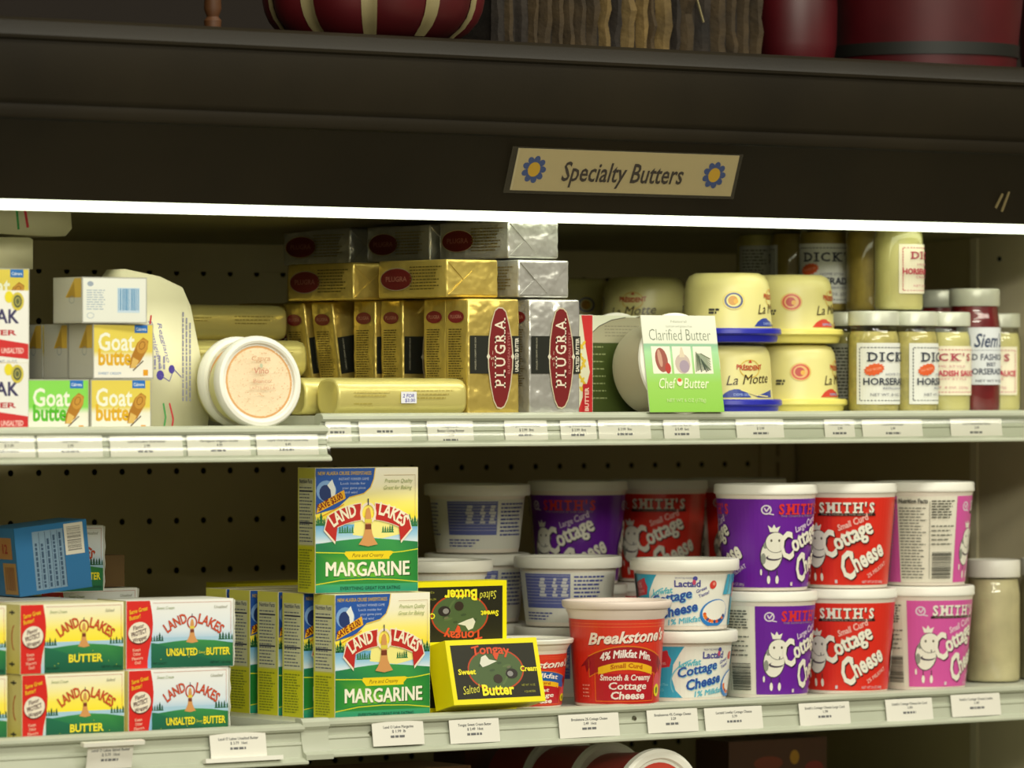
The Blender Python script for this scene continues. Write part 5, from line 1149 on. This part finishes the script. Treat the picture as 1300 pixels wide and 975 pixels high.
# ================================================================== things on top of the canopy
zt = ztopc
M_DRED = mat('dark_red_lacquer', '#42070d', .4, mottle=.3, mscale=9); M_CREAMS = mat('cream_stripe', '#7e7450', .5)
t = bpy.data.objects.new('striped_pumpkin', None); COL.objects.link(t); px_, Yp = 474, .06; t.location = (X(px_, Yp), Yp, zt); tag(t, 'round red ornament with cream stripes on top of the canopy', 'ornament')
def pr_r(z): # z 0..150 mm
    u = (z-88)/92; return 118*(1-abs(u)**5*.36)
NP = 110
bm = bmesh.new(); lobes = 10
ring_prev = None
def pump(r_extra, a0, a1, n, z0=0, z1=172, nz=16):
    bm = bmesh.new(); g = []
    for j in range(nz+1):
        z = z0+(z1-z0)*j/nz; row = []
        for i in range(n+1):
            an = a0+(a1-a0)*i/n; lob = abs(math.cos(an*lobes/2))
            rr_ = pr_r(z)*(.93+.07*lob)+r_extra; row.append(bm.verts.new((rr_*math.cos(an)/1000, rr_*math.sin(an)/1000, z/1000)))
        g.append(row)
    for j in range(nz):
        for i in range(n): bm.faces.new((g[j][i], g[j][i+1], g[j+1][i+1], g[j+1][i]))
    return bm
bm = pump(0, 0, 2*math.pi, 120); bmesh.ops.remove_doubles(bm, verts=bm.verts[:], dist=1e-5); bmesh.ops.holes_fill(bm, edges=bm.edges[:])
link('body', fin(bm, 'body', M_DRED, True), t)
link('stem', lathe_mesh('stem', mat('brown_stem', '#5c4220', .7), [(0, 165), (16, 165), (11, 185), (9, 210), (0, 212)], 10), t)
for k in range(lobes):
    an = math.pi/lobes + 2*math.pi*k/lobes
    bm = pump(.8, an-.075, an+.075, 4, 3, 168); link('stripe', fin(bm, 'stripe', M_CREAMS, True), t)
t.rotation_euler = (0, 0, R(-9-90-39+10+18))
# bark covered planter
M_BARKS = [mat('bark_%s' % n, c, .9, bump=1, bscale=55, mottle=.45, mscale=30) for n, c in (('dark', '#1c140a'), ('mid', '#33260f'), ('pale', '#5a4824'))]
t = bpy.data.objects.new('bark_planter', None); COL.objects.link(t); Yp = .12; xa, xb2 = X(622, Yp), X(966, Yp); t.location = ((xa+xb2)/2, Yp+.08, zt); tag(t, 'rough bark covered planter box on top of the canopy', 'planter')
hw = (xb2-xa)/2
link('box_core', box_mesh('box_core', M_BARKS[0], -hw+.006, hw-.006, -.08, .08, .004, .19, .002), t)
link('base_board', box_mesh('base_board', M_BARKS[0], -hw, hw, -.088, .088, 0, .007, .001), t)
rb = random.Random(12); x = -hw
while x < hw-.004:
    ww = min(rb.uniform(.012, .026), hw-x); bm = bmesh.new()
    f = (x+hw)/(2*hw); mi = 2 if (.36 < f < .6 or f > .93) and rb.random() < .8 else (1 if rb.random() < .6 else 0)  # pale strips put the light on part of the bark into its colour
    nz = 12; fr = []
    for j in range(nz+1):
        z = .007+.19*j/nz; k = rb.uniform(.004, .012)
        fr.append([bm.verts.new((x+rb.uniform(0, .002), -.08, z)), bm.verts.new((x+ww*.3, -.08-k, z)), bm.verts.new((x+ww*.7, -.08-k*rb.uniform(.7, 1.2), z)), bm.verts.new((x+ww-rb.uniform(0, .002), -.08, z))])
    for j in range(nz):
        for i in range(3): bm.faces.new((fr[j][i], fr[j][i+1], fr[j+1][i+1], fr[j+1][i]))
    link('bark_strip', fin(bm, 'bark_strip', M_BARKS[mi], True), t); x += ww
bm = bmesh.new(); box(bm, -.0007, .0007, -.001, .001, 0, .05); o = link('straw', fin(bm, 'straw', M_CREAMS), t); o.location = (X(893, .10)-t.location.x, -.1, .045); o.rotation_euler = (0, R(-20), 0)
# red canister and red bucket
kind('canister', 'red_canister', 'canister', [('body', lathe_mesh('body', M_DRED, [(0, 0), (38, 0), (43, 6), (47, 30), (48, 70), (46, 130), (42, 150), (0, 152)], 48), None)])
put_round('canister', 'dark red rounded canister between the bark planter and the bucket', 1010, .15, zt)
kind('bucket', 'red_bucket', 'bucket', [('body', lathe_mesh('body', M_DRED, [(0, 0), (100, 0), (103, 2), (112, 90), (120, 190), (116, 190), (0, 188)], 64), None), ('band', lathe_mesh('band', mat('black_band', '#141510', .5), [(105.0, 18), (106.6, 18), (107.8, 32), (106.2, 32)], 64), None)])
put_round('bucket', 'large dark red bucket with a black band on top of the canopy', 1176, .12, zt)
put_round('canister', 'dark red canister at the right edge beyond the bucket', 1345, .12, zt)
kind('post', 'wooden_post', 'post', [('body', lathe_mesh('body', mat('turned_wood', '#4a2a0e', .5, mottle=.3), [(0, 0), (8, 0), (9, 10), (6, 14), (9, 22), (7, 60), (9, 120), (0, 122)], 20), None)])
put_round('post', 'small turned wooden post on top of the canopy at the left', 270, .0, zt)

# shop wall behind the case, its near-black colour standing in for the store's darkness, and the floor
struct('wall_back_store', box_mesh('w', mat('unlit_shop_wall', '#1c140c', .9), -3, 3.5, 1.25, 1.3, 0, 3.0))
struct('floor', box_mesh('f', mat('vinyl_floor', '#8c8470', .5), -3.5, 4, -5.2, 1.3, -.02, 0))
bm = bmesh.new(); box(bm, XL, XR+.03, -.10, BACK_Y+.02, 0, zB-.05)
cb = link('refrigerator_plinth', fin(bm, 'case_base', M_CANOPY, True, .01)); tag(cb, 'dark closed plinth of the refrigerated case, below the frame', 'plinth')
